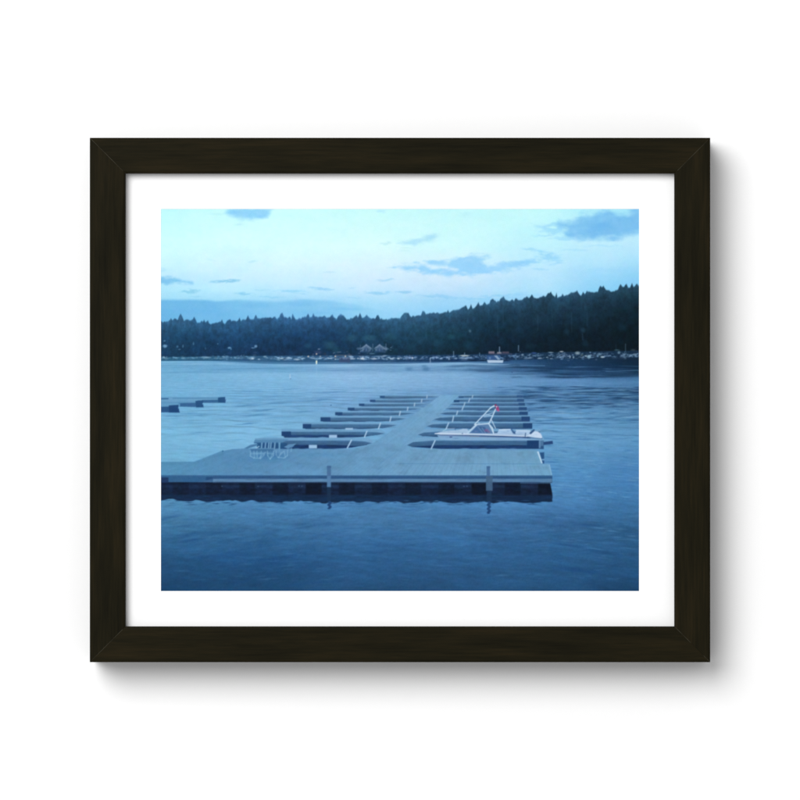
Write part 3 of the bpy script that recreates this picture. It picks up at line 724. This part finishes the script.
poly([(487, 360), (503.5, 360.2), (502.8, 362.8), (488, 362.8)], (180, 204, 230), .95, .9, R_CRUISER)
R_BEACON = region('printed_beacon', 'white channel marker with a warm light by the far shore in the photograph')
box(315.8, 317.2, 360.4, 364.3, (200, 224, 222), .95, .7, R_BEACON)
blob(316.5, 361.8, 1.0, 1.6, (246, 244, 214), .9, .2)
line(316.6, 365, 316.6, 375, .9, (150, 192, 226), .3)
R_BUOY = region('printed_buoy', 'thin grey mooring buoy standing in open water in the photograph')
line(290, 374.5, 290, 378.9, 1.1, (166, 200, 228), .8, .8, R_BUOY); blob(290.5, 378.8, 1.0, .8, (70, 110, 150), .8, .2)
for (x, y, r_) in [(308.3, 356.4, 1.0), (316.5, 354, 1.0), (335.3, 356.3, 1.0), (345.4, 356.3, .9), (320.4, 356.4, .6)]:
    blob(x, y, r_ * 1.2, r_ * 1.2, (236, 218, 200), .8, .2)
blob(382, 396.8, 2.6, .9, (40, 74, 118), .85, .2)
blob(331, 405.2, 1.2, .8, (40, 80, 126), .8, .2); blob(512, 372.3, 1, .8, (40, 70, 110), .7, .2)

# ---- neighbouring dock at the left edge
R_LD = [region('printed_mooring_finger', 'dark finger of a neighbouring dock at the left edge in the photograph') for _ in range(3)]
DB = (36, 78, 124)
box(150, 225, 397.0, 398.2, (92, 146, 188), .8, .9, R_LD[0]); box(150, 225, 398, 400.2, (104, 156, 194), .95, .8, R_LD[0])
line(161, 398.8, 168, 398.7, 1.2, (44, 92, 138), .9); line(173, 398.4, 218, 398.4, .8, (70, 124, 166), .7)
poly([(202, 400), (226, 399.6), (225.4, 402.6), (202, 402.8)], (48, 94, 140), .95, .8, R_LD[0]); poly([(218, 397.6), (221, 397.2), (225.2, 397.0), (225.2, 402.8), (218, 402.4)], DB, .95, .9, R_LD[0])
box(150, 200, 400.3, 403.2, (98, 150, 190), .95, .8, R_LD[1]); line(161, 403, 196, 402.6, .7, (74, 128, 170), .7)
poly([(178, 403.2), (198, 402.8), (203.6, 404.6), (203, 407), (178, 406.6)], (50, 94, 142), .95, .9, R_LD[1]); poly([(195.4, 401), (199, 400.4), (203.6, 400.4), (202.4, 404), (203.8, 407.4), (196, 407.4)], DB, .95, .9, R_LD[1])
box(150, 180, 403.3, 407.2, (96, 150, 190), .95, .8, R_LD[2])
poly([(150, 407.2), (172, 406.4), (179, 408.6), (179.4, 412.4), (150, 412.4)], (40, 82, 130), .97, .9, R_LD[2]); poly([(168.8, 405.4), (178.6, 404.8), (178.2, 408.6), (179.8, 412.6), (169, 412.6)], (30, 68, 116), .95, .9, R_LD[2])
streaks(10, 161, 205, 413, 417, (6, 14), (.6, 1.0), (70, 124, 170), (.3, .5), (0, 0), 21)

# ---- the dock
R_DOCK = region('printed_dock', 'long pale plank dock with a walkway in the photograph')
VP = np.array([493.0, 359.0])


def deck(x, y):
    base = np.stack([np.interp(x, [161, 230, 290, 360, 440, 552], [84, 84, 92, 103, 110, 111]),
                     np.interp(x, [161, 230, 290, 360, 440, 552], [144, 138, 144, 156, 160, 164]),
                     np.interp(x, [161, 230, 290, 360, 440, 552], [184, 182, 188, 198, 199, 202])], -1)
    base = base * np.interp(y, [394, 420, 448, 456, 468, 476], [1.03, 1.02, 1.0, .975, .995, 1.02])[..., None]
    th = (x - VP[0]) / np.clip(y - VP[1], 8, None)
    pl = np.abs(((th * 26) % 1) - .5) * 2
    seam = sstep(.80, 1.0, pl) * np.interp(y, [440, 455, 463, 465, 476], [0, .12, .25, .55, .55]) * np.interp(x, [161, 300, 340, 552], [.12, .35, 1, 1]) * (0.5 + vnoise(np.floor(th * 26 + .5), y * 0 + 3, 4))
    nz = fbm(x / 3, y / 2.2, 140, 3) * .06 + fbm(x / 22, y / 8, 144, 2) * .07 + (vnoise(np.floor(th * 26 + .5), y / 300, 9) - .5) * .035
    stain = sstep(.08, .26, fbm(x / 13, y / 4.5, 149, 3)) * .045
    return base * np.array([1.0, .985, .975]) * (1 + nz - seam * .11 - stain)[..., None]


poly([(150, 462.2), (194, 461.9), (201, 459.6), (209, 456.4), (222.5, 450.8), (230, 449.2), (245, 448.6), (352, 448.8), (366, 446.2), (373, 443), (384, 436), (398, 426), (410, 417), (420, 410), (430, 403), (440, 395.2), (459, 394.8),
      (454, 401), (447, 408), (441, 413.5), (434, 419), (426, 426.5), (418, 434.8), (410, 443), (407, 445.4), (409, 447), (420, 448.6), (440, 449), (537, 450.2), (542.3, 463.6), (549.8, 464.2), (552.6, 476.5), (150, 476.5)],
     deck, 1.0, .9, R_DOCK)

# fingers: (top y, face y, dark y, bottom y, outer x, tip x, tip y, block inner x, post)
LEFT = [
    (437.6, 440.6, 444.9, 448.8, 262, 372.0, 443.2, None, (351.4, 440.2, 347.4, 447.8)),
    (429.0, 431.8, 435.0, 437.6, 281.6, 384.5, 433.4, 291, (366.9, 431.2, 364.6, 436.9)),
    (422.8, 424.3, 428.0, 429.0, 302.8, 396.8, 425.3, 311.2, (380.4, 423.3, 378.5, 428.7)),
    (416.3, 417.6, 420.9, 421.8, 320.6, 405.8, 418.8, 330.4, (391.0, 417.0, 390.0, 421.2)),
    (411.4, 412.5, 415.0, 415.7, 335.2, 414.4, 413.4, 342.4, (400.4, 411.5, 399.4, 415.4)),
    (407.0, 408.0, 410.2, 410.9, 347.8, 421.2, 408.7, 354.6, (407.9, 407.4, 407.4, 410.5)),
    (403.0, 403.9, 405.8, 406.4, 359.0, 427.6, 404.6, 364.4, (414.7, 403.2, 414.3, 406.0)),
    (399.2, 400.0, 401.9, 402.4, 370.0, 433.6, 400.4, 375.4, (421.9, 399.3, 421.4, 402.2)),
    (395.0, 396.1, 397.9, 398.5, 380.0, 438.8, 396.8, 384.8, (427.1, 395.6, 426.8, 398.2))]
RIGHT = [
    (437.4, 440.5, 445.2, 448.8, 543.6, 407.0, 445.2, 527.0, (435.0, 440.6, 431.2, 448.8)),
    (429.0, 431.4, 435.6, 437.4, 540.0, 417.8, 434.8, None, None),
    (421.8, 423.3, 427.8, 428.8, 532.2, 426.6, 426.3, 523.0, (448.6, 423.0, 446.0, 429.0)),
    (415.3, 416.7, 420.7, 421.6, 529.8, 433.8, 419.4, 521.4, (453.6, 416.2, 452.5, 421.6)),
    (410.6, 411.8, 414.6, 415.4, 527.8, 440.0, 413.6, 519.4, (457.6, 411.2, 456.4, 415.6)),
    (406.2, 407.3, 409.8, 410.6, 526.8, 445.4, 408.6, 518.8, (463.3, 406.6, 462.0, 410.2)),
    (402.2, 403.1, 405.0, 405.8, 524.9, 449.8, 404.4, 518.6, (464.9, 402.6, 464.0, 405.7)),
    (398.2, 399.1, 401.4, 402.0, 524.0, 453.8, 401.0, 517.2, (469.8, 398.6, 468.5, 402.2)),
    (394.6, 395.4, 397.4, 398.0, 523.0, 458.5, 397.0, 516.8, (472.8, 395.4, 472.2, 397.8))]
STRIP, FACE, DARKW = (120, 164, 202), (60, 101, 142), (24, 54, 100)
POSTC = (168, 202, 232)
for side, rows in ((-1, LEFT), (1, RIGHT)):
    for i in range(len(rows) - 1, -1, -1):
        yt, yf, yd, yb, xo, xt, yy, xb_, post = rows[i]
        rid = region('printed_finger_pier', 'narrow finger pier with mooring posts branching from the walkway in the photograph' if i == 0 and side < 0 else None)
        hz = i / 8.0
        st = np.array(STRIP) * (1 - .02 * i) + np.array((2, 2, 2)) * i
        fc = np.array(FACE) + np.array((14, 12, 8)) * hz * (1 if side < 0 else .6)
        dw = np.array(DARKW) + np.array((34, 40, 36)) * min(1, hz * 1.3)
        inx = xt + side * 8
        hy = (yb - yt)
        if side < 0:
            top = [(xo, yt + .2), (xt - 4, yt + .2), (xt + 2, yy - .4), (xo, yf + .3)]
            fac = [(xo, yf), (xt - 22, yf), (xt - 7, yf + .35 * (yy - yf)), (xt, yy), (xt - 6, yy + .32 * (yb - yy)), (xt - 20, yb - .12 * hy), (xt - 34, yb), (xo + 3, yb), (xo, yd)]
            drk = [(xo + 2, yd), (xt - 36, yd), (xt - 14, yd + .3 * (yb - yd)), (xt - 5, yy + .30 * (yb - yy)), (xt - 20, yb - .12 * hy), (xt - 34, yb), (xo + 3, yb)]
        else:
            top = [(xo, yt + .2), (xt + 6, yt + .2), (xt - 2, yy - .4), (xo, yf + .3)]
            fac = [(xo, yf), (xt + 26, yf), (xt + 6, yf + .35 * (yy - yf)), (xt, yy), (xt + 5, yy + .45 * (yb - yy)), (xt + 20, yb - .08 * hy), (xt + 34, yb), (xo, yb)]
            drk = [(xo, yd), (xt + 36, yd), (xt + 14, yd + .2 * (yb - yd)), (xt + 4, yy + .45 * (yb - yy)), (xt + 20, yb - .08 * hy), (xt + 34, yb), (xo, yb)]
        poly(top, lambda x, y: deck(x, y) * .5 + (st + np.array((-4, -2, -1))) * .5, .95, .8, rid)
        poly(fac, lambda x, y, fc=fc, yf=yf, yd=yd: fc * (1.04 - .13 * np.clip((y - yf) / (yd - yf + .1), 0, 1) + fbm(x / 9, y / 1.2, 160, 2) * .18)[..., None], .97, .8, rid)
        poly(drk, lambda x, y, dw=dw: dw * (1 + fbm(x / 7, y / 1.5, 165, 2) * .4)[..., None], .93 if i < 2 else .7, .8, rid)
        if xb_ is not None:
            bd = np.array((26, 60, 106)) + np.array((18, 22, 22)) * hz
            if side < 0: box(xo, xb_, yf - .3, yb - (1.6 if i < 2 else .5), bd, .97, .9, rid)
            else: box(xb_, xo - (4.5 if i == 0 else 0), yf - .2, yb - (.4 if i == 0 else .9), bd, .97, .9, rid)
        if post:
            line(*post, 1.35 - .035 * i, np.array(POSTC) * (1 - .012 * i), .92, .8, rid)
        if i < 6:       # scuffed fender marks along the waterline
            r_ = np.random.default_rng(200 + i * 2 + side)
            for q in range(6):
                xx = r_.uniform(min(xo, xt) + 10, max(xo, xt) - 30)
                blob(xx, yb - .2, r_.uniform(3, 8), .6, (104, 152, 194), .6, .2)
# dark water left in the two far left gaps
box(453.8, 459.4, 400.0, 402.2, (30, 66, 110), .9, .9); box(458.6, 463.6, 396.2, 398.0, (44, 84, 126), .9, .9)
# white fender boxes on the near fingers
for (xa, xb_, ya, yb) in [(308.8, 317, 444.9, 448.3), (329.0, 337.0, 434.9, 437.8), (345.4, 353, 428.0, 429.8)]:
    rid = region('printed_fender_box', 'pale grey fender box on the side of a finger pier in the photograph')
    box(xa, xb_, ya, yb, (156, 192, 226), .97, .8, rid)
# end of the nearest right finger: post and dark swim platform
box(539, 543.6, 440.6, 448.0, (74, 114, 156), .95, .9); box(538.8, 540.4, 440.8, 448.4, (110, 150, 190), .6)
box(540.8, 543.8, 446, 449, (40, 78, 124), .8)
poly([(537.0, 451.6), (538.6, 451.4), (542.6, 463.2), (541.4, 463.6)], (190, 216, 238), .97, .8, R_DOCK)
poly([(539.6, 452.6), (544.2, 452.2), (544.2, 463.6), (542.8, 463.4)], (38, 78, 126), .95, .9, R_DOCK)
box(541.6, 544.4, 459, 460.4, (120, 166, 204), .9, .7)
line(549.4, 465, 551.6, 475, 1.0, (140, 188, 220), .6)
line(395, 463.6, 542, 463.9, .7, (78, 130, 172), .55); line(440, 450.2, 537, 450.8, .6, (90, 142, 184), .4)
line(380, 463.5, 396, 452, .7, (86, 140, 184), .5); line(403, 461, 436, 461.2, .5, (90, 142, 184), .4)
line(161, 462.2, 194, 462.0, .7, (70, 126, 168), .5); line(194, 462, 222, 451, .7, (72, 126, 170), .5)
blob(222.8, 451.2, 1.0, 1.4, (44, 92, 136), .85, .2); line(224, 450.2, 231, 449.2, .6, (150, 194, 222), .5)
blob(262, 459, 44, 6, (68, 126, 174), .40, .0); blob(275, 456, 30, 4, (62, 118, 166), .3, 0); blob(320, 455, 40, 4, (80, 138, 184), .35, .0)

# front face of the dock, floats and their reflection
R_SIDE = region('printed_dock_edge', 'dark front edge and floats of the dock in the photograph')
edge = np.interp(gx, [161, 200, 260, 330, 420, 490, 552], [499.6, 500.6, 501.4, 502.2, 502.4, 502.8, 502.0]) + (vnoise(gx / 9, gx * 0, 31) - .5) * 2.4 + (vnoise(gx / 3.1, gx * 0, 33) - .5) * .9
rx = 552.2 + fbm(gy / 4, gy * 0, 37) * 2.0
sl = win(161, 556, 474, 508)
e2 = np.broadcast_to(edge[None, :], GX.shape)[sl]
r2 = np.broadcast_to(rx[:, None], GX.shape)[sl]
x, y = GX[sl], GY[sl]
a = sstep(475.0, 476.4, y) * (1 - sstep(-.6, .6, y - e2)) * (1 - sstep(-.5, .5, x - np.where(y < 483, 552.0, np.where(y < 494, 550.2 + (y - 483) * .2, r2))))
per = ((x - 371 + 16.6 * 40) / 33.2) % 1
darkb = sstep(.0, .06, per) * (1 - sstep(.48, .54, per)) * (.6 + .6 * vnoise(np.floor((x - 371) / 33.2), x * 0, 12)) * np.interp(x, [161, 230, 300], [.35, .6, 1])
c = np.array((18, 33, 59))[None, None] * (1 - .27 * darkb)[..., None]
c = c * (1 + fbm(x / 4, y / 2, 170, 3) * .5)[..., None]
c = c + np.array((14, 20, 26)) * (sstep(484, 486, y) * (1 - sstep(487, 489, y)) * (1 - darkb) * .5)[..., None]
refl = sstep(493.5, 496.5, y)[..., None]
c = c * (1 - refl) + (np.array((19, 42, 72)) * (1 + fbm(x / 9, y / 1.5, 172, 2) * .35)[..., None]) * refl
put(sl, a, c, R_SIDE)
box(150, 214, 475.4, 482.2, (50, 96, 140), .97, .9, R_SIDE); box(150, 168.5, 477.4, 482.6, (28, 52, 90), .9, 1.0); box(206, 216, 477, 480.4, (34, 72, 116), .9, 1.2)
poly([(198, 482), (212, 479), (216, 480), (216, 482.4)], (66, 104, 146), .7, 1.4)
box(213, 552.3, 475.6, 479.2, lambda x, y: np.array((46, 86, 130)) * (1 + fbm(x / 12, y / 1, 174, 2) * .2)[..., None], .97, .9, R_SIDE)
box(213, 552.0, 478.8, 482.2, lambda x, y: np.array((92, 134, 174)) * (1 + fbm(x / 10, y / 1, 176, 2) * .22)[..., None], .95, 1.1, R_SIDE)
box(520, 551.6, 479.6, 483.6, (78, 118, 158), .6, 1.0); box(213, 540, 482.0, 483.0, (40, 66, 104), .6)
line(161, 475.4, 552, 476.0, .9, (62, 108, 152), .7)
for (xx, yy) in [(464, 486.4), (467, 486.2), (299, 486), (302, 486.2), (222, 486.2), (258, 486.4)]:
    blob(xx, yy, 1.2, .9, (76, 100, 132), .6, .2)
streaks(60, 165, 548, 500.5, 505, (3, 9), (.5, .8), (22, 52, 92), (.3, .75), (0, .03), 23)
streaks(30, 165, 548, 500.5, 505, (3, 8), (.5, .8), (92, 148, 196), (.3, .6), (0, .03), 24)

# pilings with their reflections
for (xa, xb_, yt, ym, wide) in [(327.0, 330.9, 465.8, 487.2, 0), (486.6, 490.0, 466.2, 490.8, 1)]:
    rid = region('printed_piling', 'square grey piling standing in front of the dock in the photograph')
    box(xa, xb_, yt, 476.4, (70, 108, 152), .97, .9, rid)
    box(xa - .6 * wide, xb_ + 2.6 * wide, 476, ym, (66, 98, 130) if wide else (84, 126, 168), .92, 1.0, rid)
    box(xa, xb_ + .3, yt, yt + 2, (60, 96, 138), .5)
    box(xa, xb_ + 1.6 * wide, ym, 501.5, (26, 50, 80), .85, 1.2, rid)
    cx = (xa + xb_) / 2 + .6
    rr = region('printed_piling_reflection', 'wavering dark reflection of a piling in the photograph')
    ye = 514 if wide else 509
    for q, yy in enumerate(np.arange(502, ye, .8)):
        blob(cx + .7 * math.sin(q * 1.3), yy, 2.3 - .02 * q, 1.1, (30, 66, 112), .9, .45, 0, rr)

# ---- picnic tables on the deck
R_TABLE = region('printed_picnic_table', 'weathered picnic table with benches standing on the dock in the photograph')


def zt(u, v): return (235 + u / 11.43, 425 + v / 11.43)


def zp(pts): return [zt(*p) for p in pts]


blob(270, 457.2, 22, 3.6, (62, 116, 164), .75, .1)
poly(zp([(250, 205), (600, 205), (560, 268), (250, 268)]), (36, 80, 126), .95, .8, R_TABLE)
poly(zp([(105, 266), (180, 226), (255, 214), (262, 232), (200, 252), (140, 272)]), (70, 118, 160), .97, .9, R_TABLE)
poly(zp([(560, 252), (610, 222), (700, 212), (660, 250), (600, 270)]), (92, 140, 182), .97, .9, R_TABLE)
poly(zp([(216, 190), (232, 158), (300, 148), (600, 150), (608, 168), (560, 192), (520, 206), (230, 206)]), (82, 132, 174), .98, .9, R_TABLE)
line(*zt(232, 160), *zt(600, 154), 1.6, (112, 160, 198), .7); line(*zt(222, 204), *zt(545, 206), 1.1, (48, 94, 140), .8)
for u in (308, 350, 388, 412, 457, 512):
    line(*zt(u, 206), *zt(u - 6, 268), 1.3, (118, 164, 200), .9, .8)
poly(zp([(235, 262), (275, 238), (282, 246), (250, 268)]), (166, 204, 228), .8, .8, R_TABLE)
line(*zt(505, 205), *zt(512, 345), 1.6, (100, 150, 190), .85)
poly(zp([(172, 268), (440, 264), (440, 292), (180, 292)]), (62, 110, 154), .97, .9, R_TABLE)
line(*zt(176, 270), *zt(440, 268), .8, (112, 160, 198), .6)
poly(zp([(175, 292), (600, 292), (600, 380), (400, 388), (180, 372)]), (90, 142, 186), .35, 1.6, R_TABLE)
blob(*zt(400, 340), 21, 4.2, (58, 108, 156), .5, .2)
poly(zp([(178, 292), (440, 290), (436, 306), (184, 306)]), (46, 92, 138), .6, 1.0)
for pl in ([(175, 296), (175, 355), (215, 378), (290, 384), (330, 345), (345, 312)], [(250, 298), (255, 372)], [(278, 376), (322, 330)],
           [(370, 298), (374, 350), (402, 390), (438, 350), (440, 300)], [(402, 388), (426, 330)], [(470, 296), (471, 340), (492, 370), (560, 378), (598, 350), (602, 285)],
           [(525, 336), (556, 300)], [(640, 302), (647, 262)], [(215, 300), (222, 374)], [(300, 300), (292, 382)], [(498, 372), (530, 312)], [(576, 372), (562, 300)], [(180, 330), (330, 326)], [(372, 326), (440, 330)]):
    for p, q in zip(pl[:-1], pl[1:]):
        line(*zt(*p), *zt(*q), .95, (136, 182, 213), .5, 1.0)
for (u, v) in ((205, 340), (312, 345), (405, 340), (480, 345), (545, 345)):
    blob(*zt(u, v), 2.6, 2.4, (74, 124, 168), .35, .1)

# ---- motorboat
R_BOAT = region('printed_motorboat', 'white motorboat with a wakeboard tower and red bag tied to a finger pier in the photograph')
WH = (166, 193, 222)
# pale reflection and hull bottom
poly([(437, 435), (470, 436), (527, 437.5), (543, 438), (541, 440.2), (500, 440.6), (450, 440.4), (440, 439.2)], (128, 168, 206), .9, .9, R_BOAT)
line(470, 436.4, 500, 437.2, .9, (128, 140, 150), .7); line(440, 435.2, 480, 436.2, .9, (96, 112, 156), .75); line(480, 436.3, 528, 438, 1.0, (74, 108, 160), .75)
poly([(434.8, 433.4), (441, 431.8), (449, 430.6), (458, 430.2), (463, 428.8), (467, 429), (470, 432.4), (488, 433.2), (500, 433.0), (520, 434.2), (530, 433.6), (534, 430.6), (537.5, 431.2), (540.8, 433.4), (542.4, 437.2), (541, 438.6), (527, 436.6), (500, 435.6), (470, 435.0), (440, 434.6)], WH, .98, .9, R_BOAT)
poly([(446, 432.8), (455, 431.4), (464, 430.6), (467, 432.6), (460, 433.2)], (158, 188, 214), .7, 1.0)
line(435, 433.6, 470, 434.2, 1.0, (212, 226, 244), .9); line(470, 434.2, 527, 436.4, .95, (202, 219, 240), .9)
line(443, 431, 447, 428.6, 1.0, (160, 196, 224), .8); line(447, 428.8, 455, 428.4, .8, (140, 160, 190), .7)
line(455, 428.6, 455.4, 429.8, .8, (60, 96, 140), .8)
box(461.8, 463, 433, 434, (60, 84, 130), .7, .7); box(449.4, 452.2, 436.5, 437.7, (60, 84, 132), .85, .7)
blob(456, 438.4, 5, .8, (84, 124, 172), .6, .2)
poly([(527, 436.2), (530, 433.8), (535, 431.6), (538, 432.2), (541, 434.4), (542.2, 437.2), (541, 438.4)], (198, 217, 239), .9, .9)
# cockpit, seats
poly([(497, 433.4), (499, 429.8), (504, 429), (510, 429.4), (513.4, 433.8)], (166, 196, 228), .97, .9, R_BOAT); line(499, 429.8, 510.5, 429.3, .9, (206, 224, 244), .8)
poly([(514.6, 433.8), (516.4, 430.6), (524, 430.4), (531, 431), (529, 434.2)], (172, 202, 232), .95, .9, R_BOAT); line(516, 430.4, 530, 430.6, .8, (208, 226, 244), .8)
blob(522, 432.8, 5, 1.0, (146, 178, 216), .6, .2)
line(511.4, 429.4, 515, 433.6, 1.1, (54, 88, 136), .9); line(530.6, 433.2, 533.8, 430.2, 2.0, (52, 84, 130), .9); line(525.6, 433.2, 525.2, 436.2, 1.0, (60, 90, 136), .85)
line(523, 437.2, 530, 438.0, 1.0, (40, 72, 118), .8); line(530, 437.8, 542, 438.8, .9, (60, 98, 144), .8)
for (xx, yy, ww, cl_) in [(449, 431.4, 3, (140, 172, 204)), (458, 431.8, 4, (148, 180, 210)), (505, 432.4, 5, (140, 172, 208)), (508, 431, 2, (120, 152, 194)), (519, 432.2, 3, (146, 178, 212)), (496, 431.6, 1.6, (92, 126, 170)), (536, 434.6, 3, (172, 198, 226)), (533, 436, 4, (176, 202, 228)), (447, 437.6, 4, (110, 150, 192)), (470, 438.4, 9, (118, 158, 198)), (500, 439, 9, (112, 154, 196))]:
    blob(xx, yy, ww, .9, cl_, .6, .1)
# windscreen
poly([(468.4, 433.2), (476.4, 425.0), (490, 424.2), (494.6, 433.6)], (92, 128, 172), .93, .9, R_BOAT)
poly([(470.6, 432.8), (476.6, 426.4), (482.6, 433.2)], (66, 106, 156), .9, .8); poly([(478, 426), (485, 427), (488, 433), (484, 433.2)], (54, 92, 140), .8, .9)
blob(486.5, 430.4, 3.4, 2.4, (120, 92, 140), .85, .2); blob(489, 432, 1.8, 1.0, (132, 80, 124), .7, .2); blob(476, 431.4, 3, .9, (118, 130, 178), .6, .2)
line(468, 432.8, 476, 425.2, 1.9, (176, 206, 232), .95, .8, R_BOAT); line(475.4, 424.6, 488.6, 423.6, 1.2, (190, 216, 238), .95, .8, R_BOAT)
line(488.6, 423.6, 492.4, 428, 1.2, (190, 216, 238), .95, .8, R_BOAT); line(492.4, 428, 493.6, 433.4, 1.2, (190, 216, 238), .95, .8, R_BOAT)
line(482, 428, 485.4, 433, .9, (120, 152, 190), .6)
# tower
for (x1, y1, x2, y2, w) in [(474.6, 424.4, 490.4, 408.0, 1.3), (490.4, 408.0, 494.0, 405.8, 1.5), (494, 405.8, 496.6, 406.4, 1.2), (489.2, 423.2, 492.4, 416.4, 1.4), (492.4, 416.4, 496.2, 407.4, 1.5), (491.0, 419, 495.4, 428.2, 1.0), (489.6, 425.2, 493.4, 432.8, 1.1)]:
    line(x1, y1, x2, y2, w * .82, (190, 216, 238), .95, .8, R_BOAT)
for (x1, y1, x2, y2) in [(482.6, 416.4, 493, 412.6), (484.4, 416.8, 492, 415.4), (477, 421.8, 480, 424), (485, 414, 491, 415.4)]:
    line(x1, y1, x2, y2, 1.0, (156, 192, 222), .75)
blob(497.5, 408.4, 2.0, 3.2, (150, 66, 116), .95, .45, 0, R_BOAT); blob(495.6, 405.2, 1.6, 1.6, (128, 52, 96), .9, .4); blob(498.4, 410.4, 1.7, 1.5, (190, 80, 132), .8, .3)
blob(495.4, 407.6, .9, 1.8, (44, 40, 76), .8, .3); blob(496.6, 406.8, .8, .8, (226, 232, 244), .9, .3)
# dark outboard swim step
poly([(543.4, 442.0), (552.6, 440.8), (553.0, 444.0), (543.6, 445.0)], (36, 68, 116), .97, .9, R_BOAT)

# overall softness of the enlarged snapshot and its sensor noise
k = np.array([.20, .60, .20])
for ax in (0, 1):
    P = np.pad(IMG, [(1, 1) if i == ax else (0, 0) for i in range(3)], mode='edge')
    n_ = IMG.shape[ax]
    IMG = sum(w * np.take(P, np.arange(n_) + q, axis=ax) for q, w in enumerate(k))
lum = IMG.mean(-1, keepdims=True)
IMG += (fbm(GX / 1.3, GY / 1.3, 190, 2)[..., None]) * 7.0 * np.interp(lum, [20, 90, 200, 255], [.6, 1.0, .6, .4])
IMG += np.stack([fbm(GX / 5, GY / 5, 193, 2), fbm(GX / 5, GY / 5, 194, 2), fbm(GX / 5, GY / 5, 195, 2)], -1) * np.array([6, 3, 5])
IMG = np.clip(IMG, 0, 253) / 255.0
LIN = np.where(IMG <= 0.04045, IMG / 12.92, ((IMG + 0.055) / 1.055) ** 2.4)
ALB = np.clip(LIN / LIGHT, 0, 0.9)

# ---- the sheet
paper = mesh_obj('print', rect(PWX + 0.004, PWZ + 0.004, Y_PRINT + 0.0001) + rect(PWX + 0.004, PWZ + 0.004, Y_PRINT + 0.0004),
                 [(0, 1, 2, 3), (7, 6, 5, 4), (1, 0, 4, 5), (2, 1, 5, 6), (3, 2, 6, 7), (0, 3, 7, 4)], M_PAPER, root)
paper['label'] = 'blue dusk photograph of a lake dock with a motorboat, trees and cloudy sky'


def ink_mat():
    m, nt, b = new_mat('photo_ink')
    L = nt.links.new
    at = nt.nodes.new('ShaderNodeAttribute'); at.attribute_name = 'ink'
    tc = nt.nodes.new('ShaderNodeTexCoord')
    n = nt.nodes.new('ShaderNodeTexNoise'); n.inputs['Scale'].default_value = 2600; n.inputs['Detail'].default_value = 2
    L(tc.outputs['Object'], n.inputs['Vector'])
    mr = nt.nodes.new('ShaderNodeMapRange'); mr.inputs['To Min'].default_value = .96; mr.inputs['To Max'].default_value = 1.04
    L(n.outputs['Fac'], mr.inputs['Value'])
    vm = nt.nodes.new('ShaderNodeVectorMath'); vm.operation = 'SCALE'
    L(at.outputs['Color'], vm.inputs[0]); L(mr.outputs['Result'], vm.inputs['Scale'])
    L(vm.outputs['Vector'], b.inputs['Base Color'])
    b.inputs['Roughness'].default_value = 0.8
    b.inputs['Specular IOR Level'].default_value = 0.05
    return m


M_INK = ink_mat()
VX = ((GX - 400.0) * PX).ravel(); VZ = (-(GY - 400.0) * PX).ravel()
RGBA = np.concatenate([ALB.reshape(-1, 3), np.ones((NX * NY, 1))], 1).astype(np.float32)
fl = LAB[:-1, :-1]
jj, ii = np.meshgrid(np.arange(NY - 1), np.arange(NX - 1), indexing='ij')
v00 = jj * NX + ii
for rid, nm in enumerate(NAMES):
    sel = fl == rid
    nf = int(sel.sum())
    if nf < 4: continue
    q = v00[sel]
    quads = np.stack([q + NX, q + NX + 1, q + 1, q], 1)
    used, inv = np.unique(quads, return_inverse=True)
    inv = inv.reshape(-1)
    me = bpy.data.meshes.new(nm)
    me.vertices.add(len(used))
    co = np.stack([VX[used], np.full(len(used), Y_PRINT), VZ[used]], 1).astype(np.float32)
    me.vertices.foreach_set('co', co.ravel())
    me.loops.add(nf * 4)
    me.loops.foreach_set('vertex_index', inv.astype(np.int32))
    me.polygons.add(nf)
    me.polygons.foreach_set('loop_start', (np.arange(nf) * 4).astype(np.int32))
    at_ = me.attributes.new('ink', 'FLOAT_COLOR', 'POINT')
    at_.data.foreach_set('color', RGBA[used].ravel())
    me.update(calc_edges=True)
    me.validate()
    me.materials.append(M_INK)
    o = bpy.data.objects.new(nm, me)
    col.objects.link(o)
    o.parent = paper
    lb = INFO.get(rid) if rid else INFO['printed_sky']
    if lb: o['label'] = lb
